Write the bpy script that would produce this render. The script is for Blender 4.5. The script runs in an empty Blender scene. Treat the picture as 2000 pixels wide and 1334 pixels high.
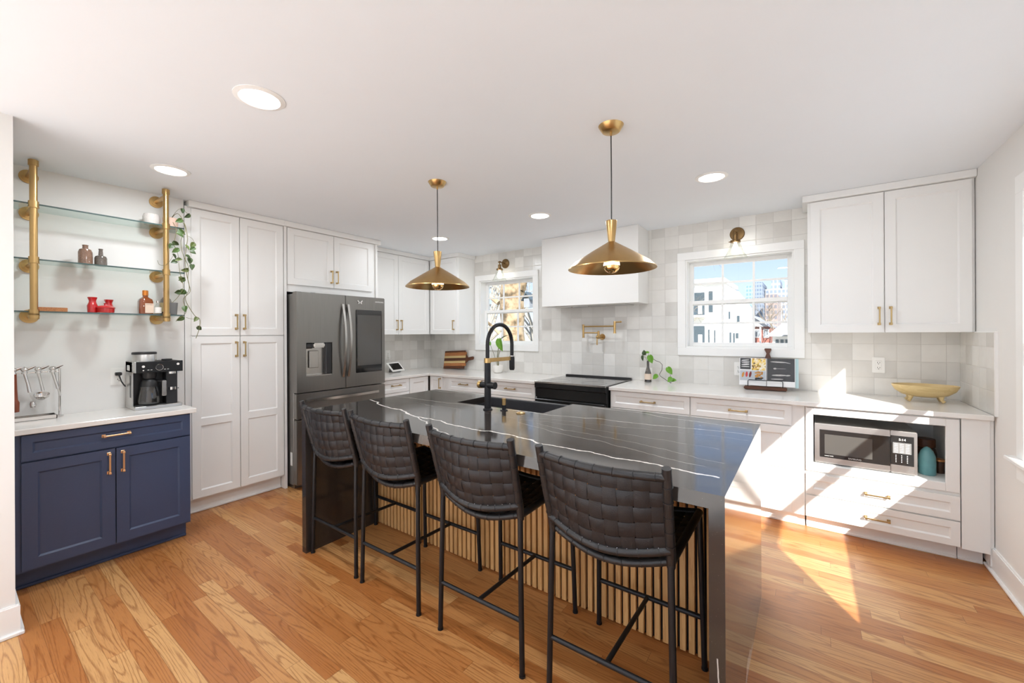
import bpy, bmesh, math, random
from mathutils import Vector, Matrix, Quaternion
random.seed(7)
S = bpy.context.scene
COL = S.collection
PI = math.pi

# ------------------------------------------------------------------ camera
YAW, ROLL, EYE = 0.622, -0.005, 1.405
cy_, sy_ = math.cos(YAW), math.sin(YAW)
r0 = Vector((cy_, sy_, 0)); f0 = Vector((-sy_, cy_, 0)); z0 = Vector((0, 0, 1))
rt = r0 * math.cos(ROLL) + z0 * math.sin(ROLL)
up = -r0 * math.sin(ROLL) + z0 * math.cos(ROLL)
cd = bpy.data.cameras.new('camera'); cam = bpy.data.objects.new('camera', cd); COL.objects.link(cam)
M = Matrix.Identity(4)
for i in range(3):
    M[i][0] = rt[i]; M[i][1] = up[i]; M[i][2] = -f0[i]
M[2][3] = EYE
cam.matrix_world = M
cd.sensor_width = 36; cd.lens = 36 * 802 / 2000; cd.shift_y = -16 / 2000
cd.clip_start = 0.05; cd.clip_end = 500
S.camera = cam
S.cycles.diffuse_bounces = 8

# ------------------------------------------------------------------ world, sun, exposure
S.view_settings.view_transform = 'Standard'; S.view_settings.look = 'None'
S.view_settings.gamma = 1; S.view_settings.use_curve_mapping = False
S.view_settings.exposure = EXPOSURE = 0.60
w = bpy.data.worlds.new('world'); S.world = w; w.use_nodes = True
nt = w.node_tree; nt.nodes.clear()
o = nt.nodes.new('ShaderNodeOutputWorld'); b = nt.nodes.new('ShaderNodeBackground')
tc = nt.nodes.new('ShaderNodeTexCoord'); sp = nt.nodes.new('ShaderNodeSeparateXYZ'); cr = nt.nodes.new('ShaderNodeValToRGB')
nt.links.new(tc.outputs['Generated'], sp.inputs[0]); nt.links.new(sp.outputs['Z'], cr.inputs[0])
e = cr.color_ramp.elements
e[0].position = 0.0; e[0].color = (0.86, 0.92, 1.0, 1)
e[1].position = 0.75; e[1].color = (0.50, 0.62, 0.84, 1)
x = e.new(0.07); x.color = (0.60, 0.74, 0.94, 1)
x = e.new(0.19); x.color = (0.42, 0.58, 0.88, 1)
nt.links.new(cr.outputs[0], b.inputs[0]); b.inputs[1].default_value = 0.92
nt.links.new(b.outputs[0], o.inputs[0])
sd = bpy.data.lights.new('sun', 'SUN'); sun = bpy.data.objects.new('sun', sd); COL.objects.link(sun)
sun.rotation_euler = Vector((-0.58, 1.0, -0.695)).to_track_quat('-Z', 'Y').to_euler()
sd.energy = 9.0; sd.angle = math.radians(0.6); sd.color = (1.0, 0.95, 0.88)
sun.location = (3, -5, 6)

# ------------------------------------------------------------------ materials
def newmat(name):
    m = bpy.data.materials.new(name); m.use_nodes = True
    n = m.node_tree; p = n.nodes['Principled BSDF']
    return m, n, p
def N(n, t, **k):
    x = n.nodes.new(t)
    for a, v in k.items(): setattr(x, a, v)
    return x
def mth(n, op, a, b=None, c=None, clamp=False):
    x = n.nodes.new('ShaderNodeMath'); x.operation = op; x.use_clamp = clamp
    for i, v in enumerate((a, b, c)):
        if v is None: continue
        if isinstance(v, (int, float)): x.inputs[i].default_value = v
        else: n.links.new(v, x.inputs[i])
    return x.outputs[0]
def mix(n, f, a, b):
    x = n.nodes.new('ShaderNodeMix'); x.data_type = 'RGBA'
    for s, v in ((0, f), (6, a), (7, b)):
        if isinstance(v, (int, float)): x.inputs[s].default_value = v
        elif isinstance(v, tuple): x.inputs[s].default_value = v + ((1,) if len(v) == 3 else ())
        else: n.links.new(v, x.inputs[s])
    return x.outputs[2]
def rgb(h):
    r = [int(h[i:i + 2], 16) / 255 for i in (0, 2, 4)]
    return tuple(c / 12.92 if c < .04045 else ((c + .055) / 1.055) ** 2.4 for c in r)
def mat(name, col, rough=.5, metal=0., var=.04, scale=6., bump=0., bscale=80., spec=.5, coat=0., stretch=None, sheen=0.):
    """plain paint / metal / plastic: principled with slight procedural variation of tone and an optional fine bump"""
    if isinstance(col, str): col = rgb(col)
    m, n, p = newmat(name)
    t = N(n, 'ShaderNodeTexCoord'); mp = N(n, 'ShaderNodeMapping'); n.links.new(t.outputs['Object'], mp.inputs[0])
    if stretch: mp.inputs['Scale'].default_value = stretch
    no = N(n, 'ShaderNodeTexNoise'); no.inputs['Scale'].default_value = scale; no.inputs['Detail'].default_value = 3
    n.links.new(mp.outputs[0], no.inputs[0])
    a = tuple(max(0, c * (1 - var)) for c in col); b = tuple(min(1, c * (1 + var)) for c in col)
    n.links.new(mix(n, no.outputs[0], a, b), p.inputs['Base Color'])
    p.inputs['Roughness'].default_value = rough; p.inputs['Metallic'].default_value = metal
    p.inputs['Specular IOR Level'].default_value = spec
    if coat: p.inputs['Coat Weight'].default_value = coat; p.inputs['Coat Roughness'].default_value = .05
    if sheen: p.inputs['Sheen Weight'].default_value = sheen
    if bump:
        n2 = N(n, 'ShaderNodeTexNoise'); n2.inputs['Scale'].default_value = bscale; n.links.new(mp.outputs[0], n2.inputs[0])
        bp = N(n, 'ShaderNodeBump'); bp.inputs['Strength'].default_value = bump; bp.inputs['Distance'].default_value = .002
        n.links.new(n2.outputs[0], bp.inputs['Height']); n.links.new(bp.outputs[0], p.inputs['Normal'])
    return m
def emit(name, col, strength):
    m, n, p = newmat(name)
    p.inputs['Base Color'].default_value = (*col, 1); p.inputs['Emission Color'].default_value = (*col, 1)
    p.inputs['Emission Strength'].default_value = strength
    return m
def glassmat(name, tint=(1, 1, 1), refl=.08, rough=0.0, body=0.0, bcol=(1, 1, 1)):
    """thin clear glass: lets light through, reflects a little more at grazing angles"""
    m, n, p = newmat(name)
    out = n.nodes['Material Output']; n.nodes.remove(p)
    tr = N(n, 'ShaderNodeBsdfTransparent'); tr.inputs[0].default_value = (*tint, 1)
    gl = N(n, 'ShaderNodeBsdfGlossy'); gl.inputs['Roughness'].default_value = rough
    lw = N(n, 'ShaderNodeLayerWeight'); lw.inputs[0].default_value = .5
    f = mth(n, 'ADD', mth(n, 'MULTIPLY', mth(n, 'POWER', lw.outputs['Facing'], 4.0), .55), refl, clamp=True)
    mx = N(n, 'ShaderNodeMixShader'); n.links.new(f, mx.inputs[0]); n.links.new(tr.outputs[0], mx.inputs[1]); n.links.new(gl.outputs[0], mx.inputs[2])
    if body:
        df = N(n, 'ShaderNodeBsdfDiffuse'); df.inputs[0].default_value = (*bcol, 1)
        m2 = N(n, 'ShaderNodeMixShader'); m2.inputs[0].default_value = body
        n.links.new(mx.outputs[0], m2.inputs[1]); n.links.new(df.outputs[0], m2.inputs[2]); mx = m2
    n.links.new(mx.outputs[0], out.inputs[0])
    return m
def pos(n):
    g = N(n, 'ShaderNodeNewGeometry'); s = N(n, 'ShaderNodeSeparateXYZ'); n.links.new(g.outputs['Position'], s.inputs[0])
    return g, s
def comb(n, a, b, c):
    x = N(n, 'ShaderNodeCombineXYZ')
    for i, v in enumerate((a, b, c)):
        if isinstance(v, (int, float)): x.inputs[i].default_value = v
        else: n.links.new(v, x.inputs[i])
    return x.outputs[0]
def tilemat(name, ax, off):
    """hand-made glazed square tile, each tile its own shade and tilt"""
    m, n, p = newmat(name); T = .13
    g, s = pos(n)
    u = mth(n, 'DIVIDE', mth(n, 'SUBTRACT', s.outputs[ax], off), T); v = mth(n, 'DIVIDE', mth(n, 'SUBTRACT', s.outputs['Z'], .920), T)
    fu = mth(n, 'FLOOR', u); fv = mth(n, 'FLOOR', v)
    wn = N(n, 'ShaderNodeTexWhiteNoise', noise_dimensions='2D'); n.links.new(comb(n, fu, fv, 0), wn.inputs['Vector'])
    no = N(n, 'ShaderNodeTexNoise'); no.inputs['Scale'].default_value = 14; no.inputs['Detail'].default_value = 3; n.links.new(g.outputs['Position'], no.inputs[0])
    t = mth(n, 'ADD', mth(n, 'MULTIPLY', wn.outputs['Value'], .72), mth(n, 'MULTIPLY', no.outputs[0], .35), clamp=True)
    col = mix(n, t, rgb('cbc8c2'), rgb('e9e7e2'))
    eu = mth(n, 'ABSOLUTE', mth(n, 'SUBTRACT', mth(n, 'FRACT', u), .5)); ev = mth(n, 'ABSOLUTE', mth(n, 'SUBTRACT', mth(n, 'FRACT', v), .5))
    ed = mth(n, 'MAXIMUM', eu, ev); gr = mth(n, 'GREATER_THAN', ed, .4905)
    n.links.new(mix(n, gr, col, rgb('c9c6c0')), p.inputs['Base Color'])
    n.links.new(mth(n, 'ADD', mth(n, 'MULTIPLY', gr, .5), .24), p.inputs['Roughness'])
    # each tile sits at a slightly different tilt, edges pillow down into the joint
    sx = N(n, 'ShaderNodeSeparateXYZ'); n.links.new(wn.outputs['Color'], sx.inputs[0])
    tilt = mth(n, 'ADD', mth(n, 'MULTIPLY', mth(n, 'FRACT', u), mth(n, 'SUBTRACT', sx.outputs[0], .5)), mth(n, 'MULTIPLY', mth(n, 'FRACT', v), mth(n, 'SUBTRACT', sx.outputs[1], .5)))
    n2 = N(n, 'ShaderNodeTexNoise'); n2.inputs['Scale'].default_value = 22; n.links.new(g.outputs['Position'], n2.inputs[0])
    pil = mth(n, 'MULTIPLY', mth(n, 'SMOOTH_MAX', mth(n, 'SUBTRACT', ed, .46), 0, .02), -12)
    h = mth(n, 'ADD', mth(n, 'ADD', mth(n, 'MULTIPLY', tilt, 1.2), mth(n, 'MULTIPLY', n2.outputs[0], .8)), pil)
    bp = N(n, 'ShaderNodeBump'); bp.inputs['Strength'].default_value = .55; bp.inputs['Distance'].default_value = .0022
    n.links.new(h, bp.inputs['Height']); n.links.new(bp.outputs[0], p.inputs['Normal'])
    return m
def floormat():
    m, n, p = newmat('oak_strip_floor'); W, L = .070, 1.0
    g, s = pos(n)
    v = mth(n, 'DIVIDE', s.outputs['Y'], W); row = mth(n, 'FLOOR', v)
    wr = N(n, 'ShaderNodeTexWhiteNoise', noise_dimensions='1D'); n.links.new(row, wr.inputs['W'])
    u = mth(n, 'ADD', mth(n, 'DIVIDE', s.outputs['X'], L), mth(n, 'MULTIPLY', wr.outputs['Value'], 7)); cl = mth(n, 'FLOOR', u)
    wc = N(n, 'ShaderNodeTexWhiteNoise', noise_dimensions='2D'); n.links.new(comb(n, row, cl, 0), wc.inputs['Vector'])
    sc = N(n, 'ShaderNodeSeparateXYZ'); n.links.new(wc.outputs['Color'], sc.inputs[0])
    # local plank coordinates with a random shift: grain runs along X
    gx = mth(n, 'ADD', s.outputs['X'], mth(n, 'MULTIPLY', sc.outputs[0], 37)); gy = mth(n, 'ADD', s.outputs['Y'], mth(n, 'MULTIPLY', sc.outputs[1], 19))
    big = N(n, 'ShaderNodeTexNoise'); big.inputs['Scale'].default_value = 1; big.inputs['Detail'].default_value = 1; big.inputs['Roughness'].default_value = .45
    n.links.new(comb(n, mth(n, 'MULTIPLY', gx, .75), mth(n, 'MULTIPLY', gy, 10), 0), big.inputs[0])
    fine = N(n, 'ShaderNodeTexNoise'); fine.inputs['Scale'].default_value = 1; fine.inputs['Detail'].default_value = 5; fine.inputs['Roughness'].default_value = .65
    n.links.new(comb(n, mth(n, 'MULTIPLY', gx, 9), mth(n, 'MULTIPLY', gy, 210), 0), fine.inputs[0])
    rings = mth(n, 'ADD', mth(n, 'MULTIPLY', big.outputs[0], 17), mth(n, 'MULTIPLY', fine.outputs[0], .6))
    ring = mth(n, 'POWER', mth(n, 'ABSOLUTE', mth(n, 'SUBTRACT', mth(n, 'FRACT', rings), .5)), 1.0)     # cathedral figure
    tone = N(n, 'ShaderNodeValToRGB'); te = tone.color_ramp.elements
    te[0].position = 0; te[0].color = (*rgb('ab6c38'), 1); te[1].position = 1; te[1].color = (*rgb('d0a068'), 1)
    q = te.new(.35); q.color = (*rgb('b87b45'), 1); q = te.new(.7); q.color = (*rgb('c28a53'), 1)
    n.links.new(sc.outputs[2], tone.inputs[0])
    rl = N(n, 'ShaderNodeMapRange'); rl.inputs[1].default_value = .30; rl.inputs[2].default_value = .5; n.links.new(ring, rl.inputs[0])
    c1 = mix(n, mth(n, 'MULTIPLY', rl.outputs[0], .55), tone.outputs[0], rgb('7d4218'))
    fl = N(n, 'ShaderNodeMapRange'); fl.inputs[1].default_value = .52; fl.inputs[2].default_value = .75; n.links.new(fine.outputs[0], fl.inputs[0])
    c2 = mix(n, mth(n, 'MULTIPLY', fl.outputs[0], .55), c1, rgb('7a431c'))
    # joints
    ev = mth(n, 'GREATER_THAN', mth(n, 'ABSOLUTE', mth(n, 'SUBTRACT', mth(n, 'FRACT', v), .5)), .490)
    eu = mth(n, 'GREATER_THAN', mth(n, 'ABSOLUTE', mth(n, 'SUBTRACT', mth(n, 'FRACT', u), .5)), .4990)
    ed = mth(n, 'MAXIMUM', ev, eu)
    c3 = mix(n, mth(n, 'MULTIPLY', ed, .55), c2, rgb('5a2f12'))
    # a few knots
    kn = N(n, 'ShaderNodeTexVoronoi'); kn.inputs['Scale'].default_value = 1.1; n.links.new(g.outputs['Position'], kn.inputs[0])
    kk = mth(n, 'LESS_THAN', kn.outputs['Distance'], .018)
    n.links.new(mix(n, mth(n, 'MULTIPLY', kk, .7), c3, rgb('4a2410')), p.inputs['Base Color'])
    p.inputs['Roughness'].default_value = .33
    bp = N(n, 'ShaderNodeBump'); bp.inputs['Strength'].default_value = .25; bp.inputs['Distance'].default_value = .001
    n.links.new(mth(n, 'SUBTRACT', mth(n, 'MULTIPLY', fl.outputs[0], -.3), ed), bp.inputs['Height']); n.links.new(bp.outputs[0], p.inputs['Normal'])
    return m
def blackquartz():
    m, n, p = newmat('black_veined_quartz')
    g, s = pos(n)
    no = N(n, 'ShaderNodeTexNoise'); no.inputs['Scale'].default_value = 3.5; no.inputs['Detail'].default_value = 7; no.inputs['Roughness'].default_value = .55
    n.links.new(g.outputs['Position'], no.inputs[0])
    wob = mth(n, 'MULTIPLY', mth(n, 'SUBTRACT', no.outputs[0], .5), .15)
    brk = N(n, 'ShaderNodeTexNoise'); brk.inputs['Scale'].default_value = 60; brk.inputs['Detail'].default_value = 3; n.links.new(g.outputs['Position'], brk.inputs[0])
    X, Y, Z = s.outputs['X'], s.outputs['Y'], s.outputs['Z']
    tot = None
    # (x-range, y at start, y at end, bow, half width, strength): veins run the length of the top
    for x0, x1, ya, yb, w_, st in ((-2.66, -1.85, 1.87, 1.63, .0066, 1), (-1.87, -.24, 1.645, 1.52, .0056, 1), (-1.86, -1.4, 1.63, 1.42, .0038, .8), (-2.66, -1.6, 2.085, 2.12, .0026, .8), (-1.62, -.2, 2.13, 2.255, .0026, .8),
                                 (-2.66, -2.1, 2.49, 2.54, .0025, .7), (-1.3, -.3, 1.86, 1.62, .0016, .45), (-1.2, -.25, 1.90, 1.72, .0014, .4), (-1.15, -.25, 2.53, 2.40, .0026, .8), (-2.4, -.3, 1.98, 1.93, .0012, .35), (-1.3, -.2, 2.02, 2.12, .0012, .35)):
        k = (yb - ya) / (x1 - x0)
        line = mth(n, 'ADD', mth(n, 'ADD', mth(n, 'MULTIPLY', mth(n, 'SUBTRACT', X, x0), k), ya), wob)
        d = mth(n, 'ABSOLUTE', mth(n, 'SUBTRACT', Y, line))
        wv = mth(n, 'MULTIPLY', mth(n, 'ADD', mth(n, 'MULTIPLY', brk.outputs[0], 1.6), .2), w_)
        f = mth(n, 'MULTIPLY', mth(n, 'LESS_THAN', d, wv), st)
        f = mth(n, 'MULTIPLY', f, mth(n, 'MULTIPLY', mth(n, 'GREATER_THAN', X, x0), mth(n, 'LESS_THAN', X, x1)))
        f = mth(n, 'MULTIPLY', f, mth(n, 'GREATER_THAN', Z, .9125))
        tot = f if tot is None else mth(n, 'MAXIMUM', tot, f)
    # one vein down the front edge of the waterfall
    d = mth(n, 'ABSOLUTE', mth(n, 'SUBTRACT', X, mth(n, 'ADD', mth(n, 'MULTIPLY', Z, -.055), mth(n, 'ADD', mth(n, 'MULTIPLY', wob, .12), -.201))))
    f = mth(n, 'MULTIPLY', mth(n, 'LESS_THAN', d, .0018), mth(n, 'MULTIPLY', mth(n, 'LESS_THAN', Z, .42), mth(n, 'GREATER_THAN', X, -.3)))
    tot = mth(n, 'MAXIMUM', tot, mth(n, 'MULTIPLY', f, .6))
    sk = N(n, 'ShaderNodeTexVoronoi'); sk.inputs['Scale'].default_value = 95; n.links.new(g.outputs['Position'], sk.inputs[0])
    spk = mth(n, 'MULTIPLY', mth(n, 'LESS_THAN', sk.outputs['Distance'], .085), .10)
    cl = N(n, 'ShaderNodeTexNoise'); cl.inputs['Scale'].default_value = 2.2; cl.inputs['Detail'].default_value = 4; n.links.new(g.outputs['Position'], cl.inputs[0])
    base = mix(n, cl.outputs[0], (.022, .018, .016), (.046, .038, .033))
    n.links.new(mix(n, mth(n, 'MAXIMUM', tot, spk), base, rgb('e8e4dd')), p.inputs['Base Color'])
    p.inputs['Roughness'].default_value = .10; p.inputs['Specular IOR Level'].default_value = .72
    return m
def woodmat(name, c0, c1, ax='Z', freq=1.0, rough=.5, rings=7):
    m, n, p = newmat(name)
    t = N(n, 'ShaderNodeTexCoord'); mp = N(n, 'ShaderNodeMapping'); n.links.new(t.outputs['Object'], mp.inputs[0])
    sc = {'X': (2, 28, 28), 'Y': (28, 2, 28), 'Z': (28, 28, 2)}[ax]
    mp.inputs['Scale'].default_value = tuple(q * freq for q in sc)
    no = N(n, 'ShaderNodeTexNoise'); no.inputs['Scale'].default_value = 1; no.inputs['Detail'].default_value = 5; n.links.new(mp.outputs[0], no.inputs[0])
    fr = mth(n, 'FRACT', mth(n, 'MULTIPLY', no.outputs[0], rings))
    n.links.new(mix(n, mth(n, 'ADD', mth(n, 'MULTIPLY', fr, .5), mth(n, 'MULTIPLY', no.outputs[0], .5)), rgb(c0), rgb(c1)), p.inputs['Base Color'])
    p.inputs['Roughness'].default_value = rough
    return m
def brickmat(name, c1, c2, mortar, scale):
    m, n, p = newmat(name)
    g, s = pos(n)
    br = N(n, 'ShaderNodeTexBrick'); n.links.new(comb(n, mth(n, 'ADD', s.outputs['X'], s.outputs['Y']), s.outputs['Z'], 0), br.inputs[0])
    br.inputs['Color1'].default_value = (*rgb(c1), 1); br.inputs['Color2'].default_value = (*rgb(c2), 1); br.inputs['Mortar'].default_value = (*rgb(mortar), 1)
    br.inputs['Scale'].default_value = scale; n.links.new(br.outputs[0], p.inputs['Base Color']); p.inputs['Roughness'].default_value = .9
    return m

M_ = {}
M_['wall'] = mat('wall_paint', 'e5e4e1', .75, var=.01, bump=.08, bscale=300)
M_['ceil'] = mat('ceiling_paint', 'e9eef3', .9, var=.008, bump=.06, bscale=300)
M_['cab'] = mat('white_cabinet_paint', 'ebebe9', .38, var=.01)
M_['trim'] = mat('white_trim_paint', 'f0f0ee', .35, var=.008)
M_['blue'] = mat('navy_cabinet_paint', '3b4763', .38, var=.06, scale=90)
M_['blueedge'] = M_['blue']
M_['tileX'] = tilemat('glazed_tile_back', 'X', .423)
M_['tileY'] = tilemat('glazed_tile_side', 'Y', 4.195)
M_['floor'] = floormat()
M_['bq'] = blackquartz()
M_['wq'] = mat('white_quartz', 'e4e1dc', .14, var=.03, scale=9, spec=.55)
M_['brass'] = mat('brushed_brass', (.54, .355, .15), .30, 1, var=.10, scale=30, stretch=(1, 1, .06))
M_['pull'] = mat('antique_brass_pull', (.50, .36, .17), .34, 1, var=.08)
M_['pullrose'] = mat('rose_brass_pull', (.85, .52, .28), .32, 1, var=.06)
M_['oldbrass'] = mat('aged_brass', (.22, .135, .06), .36, 1, var=.25, scale=40)
M_['black'] = mat('matte_black_metal', (.012, .012, .014), .42, .3, var=.15, scale=40)
M_['leather'] = mat('black_woven_leather', (.017, .0155, .017), .44, 0, var=.3, scale=25, spec=.4, bump=.35, bscale=260)
M_['leather2'] = mat('black_leather_wrap', (.014, .013, .014), .38, 0, var=.3, scale=30, bump=.35, bscale=300)
M_['thread'] = mat('grey_thread', (.16, .16, .17), .6)
M_['rivet'] = mat('dark_rivet', (.16, .16, .17), .25, 1)
M_['oak'] = woodmat('light_oak_slat', 'c08c50', 'e2b67c', 'Z', 1.2, .5, 4)
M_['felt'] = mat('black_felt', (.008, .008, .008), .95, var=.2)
M_['dkss'] = mat('black_stainless', (.25, .24, .225), .30, .92, var=.10, scale=3, stretch=(40, 40, 1))
M_['ssrail'] = mat('handle_steel', (.50, .48, .45), .26, 1, var=.06)
M_['ss'] = mat('brushed_stainless', (.60, .59, .57), .30, 1, var=.05, scale=3, stretch=(1, 40, 40))
M_['chrome'] = mat('polished_chrome', (.72, .70, .68), .10, 1, var=.04)
M_['screen'] = mat('dark_glass_screen', (.075, .073, .068), .09, 0, var=.02, coat=.6)
M_['bglass'] = mat('black_glass', (.012, .012, .012), .08, 0, var=.02, coat=.5)
M_['cook'] = mat('ceramic_cooktop', (.045, .043, .042), .10, 0, var=.05, coat=.6)
M_['rng'] = mat('black_steel_range', (.022, .022, .022), .30, .6, var=.15, scale=60)
M_['bplas'] = mat('black_plastic', (.014, .014, .015), .40, 0, var=.1)
M_['wplas'] = mat('white_plastic', 'efeeea', .35)
M_['slot'] = mat('outlet_slot', (.03, .03, .03), .6)
M_['pane'] = glassmat('window_glass', refl=.02)
M_['clear'] = glassmat('clear_glass', (.98, .99, .98), .10)
M_['shelfglass'] = glassmat('shelf_glass', (.86, .92, .90), .06)
M_['shelfedge'] = mat('green_glass_edge', (.05, .09, .085), .12, 0, coat=.5)
M_['smoke'] = glassmat('smoked_glass', (.62, .60, .58), .10, body=.06, bcol=(.2, .2, .2))
M_['bulbgold'] = mat('gold_mirror_bulb', (.95, .62, .25), .06, 1)
M_['bulbglow'] = emit('glowing_bulb', (1, .80, .50), 14)
M_['filament'] = emit('bright_bulb', (1, .93, .82), 10)
M_['lens'] = emit('downlight_lens', (1, .985, .96), 5)
M_['sink'] = mat('black_granite_sink', (.030, .030, .034), .5, 0, var=.2, scale=150)
M_['leafo'] = mat('olive_leaf', (.12, .165, .045), .45, 0, var=.4, scale=30)
M_['leaf'] = mat('green_leaf', (.055, .105, .022), .42, 0, var=.4, scale=30)
M_['leafd'] = mat('dark_green_leaf', (.045, .075, .025), .45, 0, var=.5, scale=30)
M_['leafl'] = mat('light_green_leaf', (.13, .32, .025), .4, 0, var=.3, scale=30)
M_['stem'] = mat('plant_stem', (.16, .15, .06), .6, var=.3)
M_['stemd'] = mat('dark_vine_stem', (.045, .03, .02), .6, var=.3)
M_['red'] = mat('red_enamel', (.50, .010, .012), .12, 0, var=.1, coat=.6)
M_['brown_glaze'] = mat('speckled_brown_glaze', (.22, .13, .09), .14, 0, var=.6, scale=140, coat=.5)
M_['grey_glaze'] = mat('speckled_grey_glaze', (.12, .10, .085), .14, 0, var=.6, scale=140, coat=.5)
M_['orangeglass'] = mat('amber_liqueur_bottle', (.20, .05, .012), .08, 0, var=.35, scale=12, coat=.7)
M_['orangecap'] = mat('copper_cap', (.70, .25, .05), .25, .7)
M_['cream'] = mat('cream_label', (.75, .60, .48), .6)
M_['creamy'] = mat('yellow_label', (.62, .52, .28), .6)
M_['whitelab'] = mat('white_label', (.78, .78, .76), .6)
M_['ink'] = mat('label_ink', (.12, .05, .03), .6)
M_['inkw'] = mat('pale_print', (.80, .80, .78), .5)
M_['walnut'] = woodmat('walnut_wood', '3b2013', '6a3c22', 'X', 1.3, .45, 4)
M_['mahog'] = woodmat('mahogany_wood', '5a2412', '8c4526', 'Z', 1.2, .35, 4)
M_['box'] = woodmat('carved_wood_box', '8c4a22', 'c98c55', 'X', 2, .5, 6)
M_['bowl'] = woodmat('pale_carved_wood', 'c4a870', 'dbc491', 'X', .6, .4, 5)
M_['ceram'] = mat('white_ceramic', 'efece6', .25, var=.02)
M_['speck'] = mat('speckled_white_pot', (.62, .58, .55), .8, var=.25, scale=160, bump=.8, bscale=120)
M_['pink'] = mat('pale_terracotta', (.72, .50, .40), .8, var=.15, scale=40, bump=.4)
M_['teal'] = mat('teal_wax', (.13, .32, .34), .45, var=.15, scale=30)
M_['amber'] = mat('amber_glass_jar', (.06, .022, .008), .08, 0, var=.3, coat=.6)
M_['copper'] = mat('copper_lid', (.72, .32, .12), .3, .8)
M_['ww'] = mat('grey_wool', (.18, .18, .18), .8)
M_['paper'] = mat('book_paper', (.80, .80, .80), .45)
M_['rope'] = mat('jute_cord', (.55, .40, .22), .9)
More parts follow.
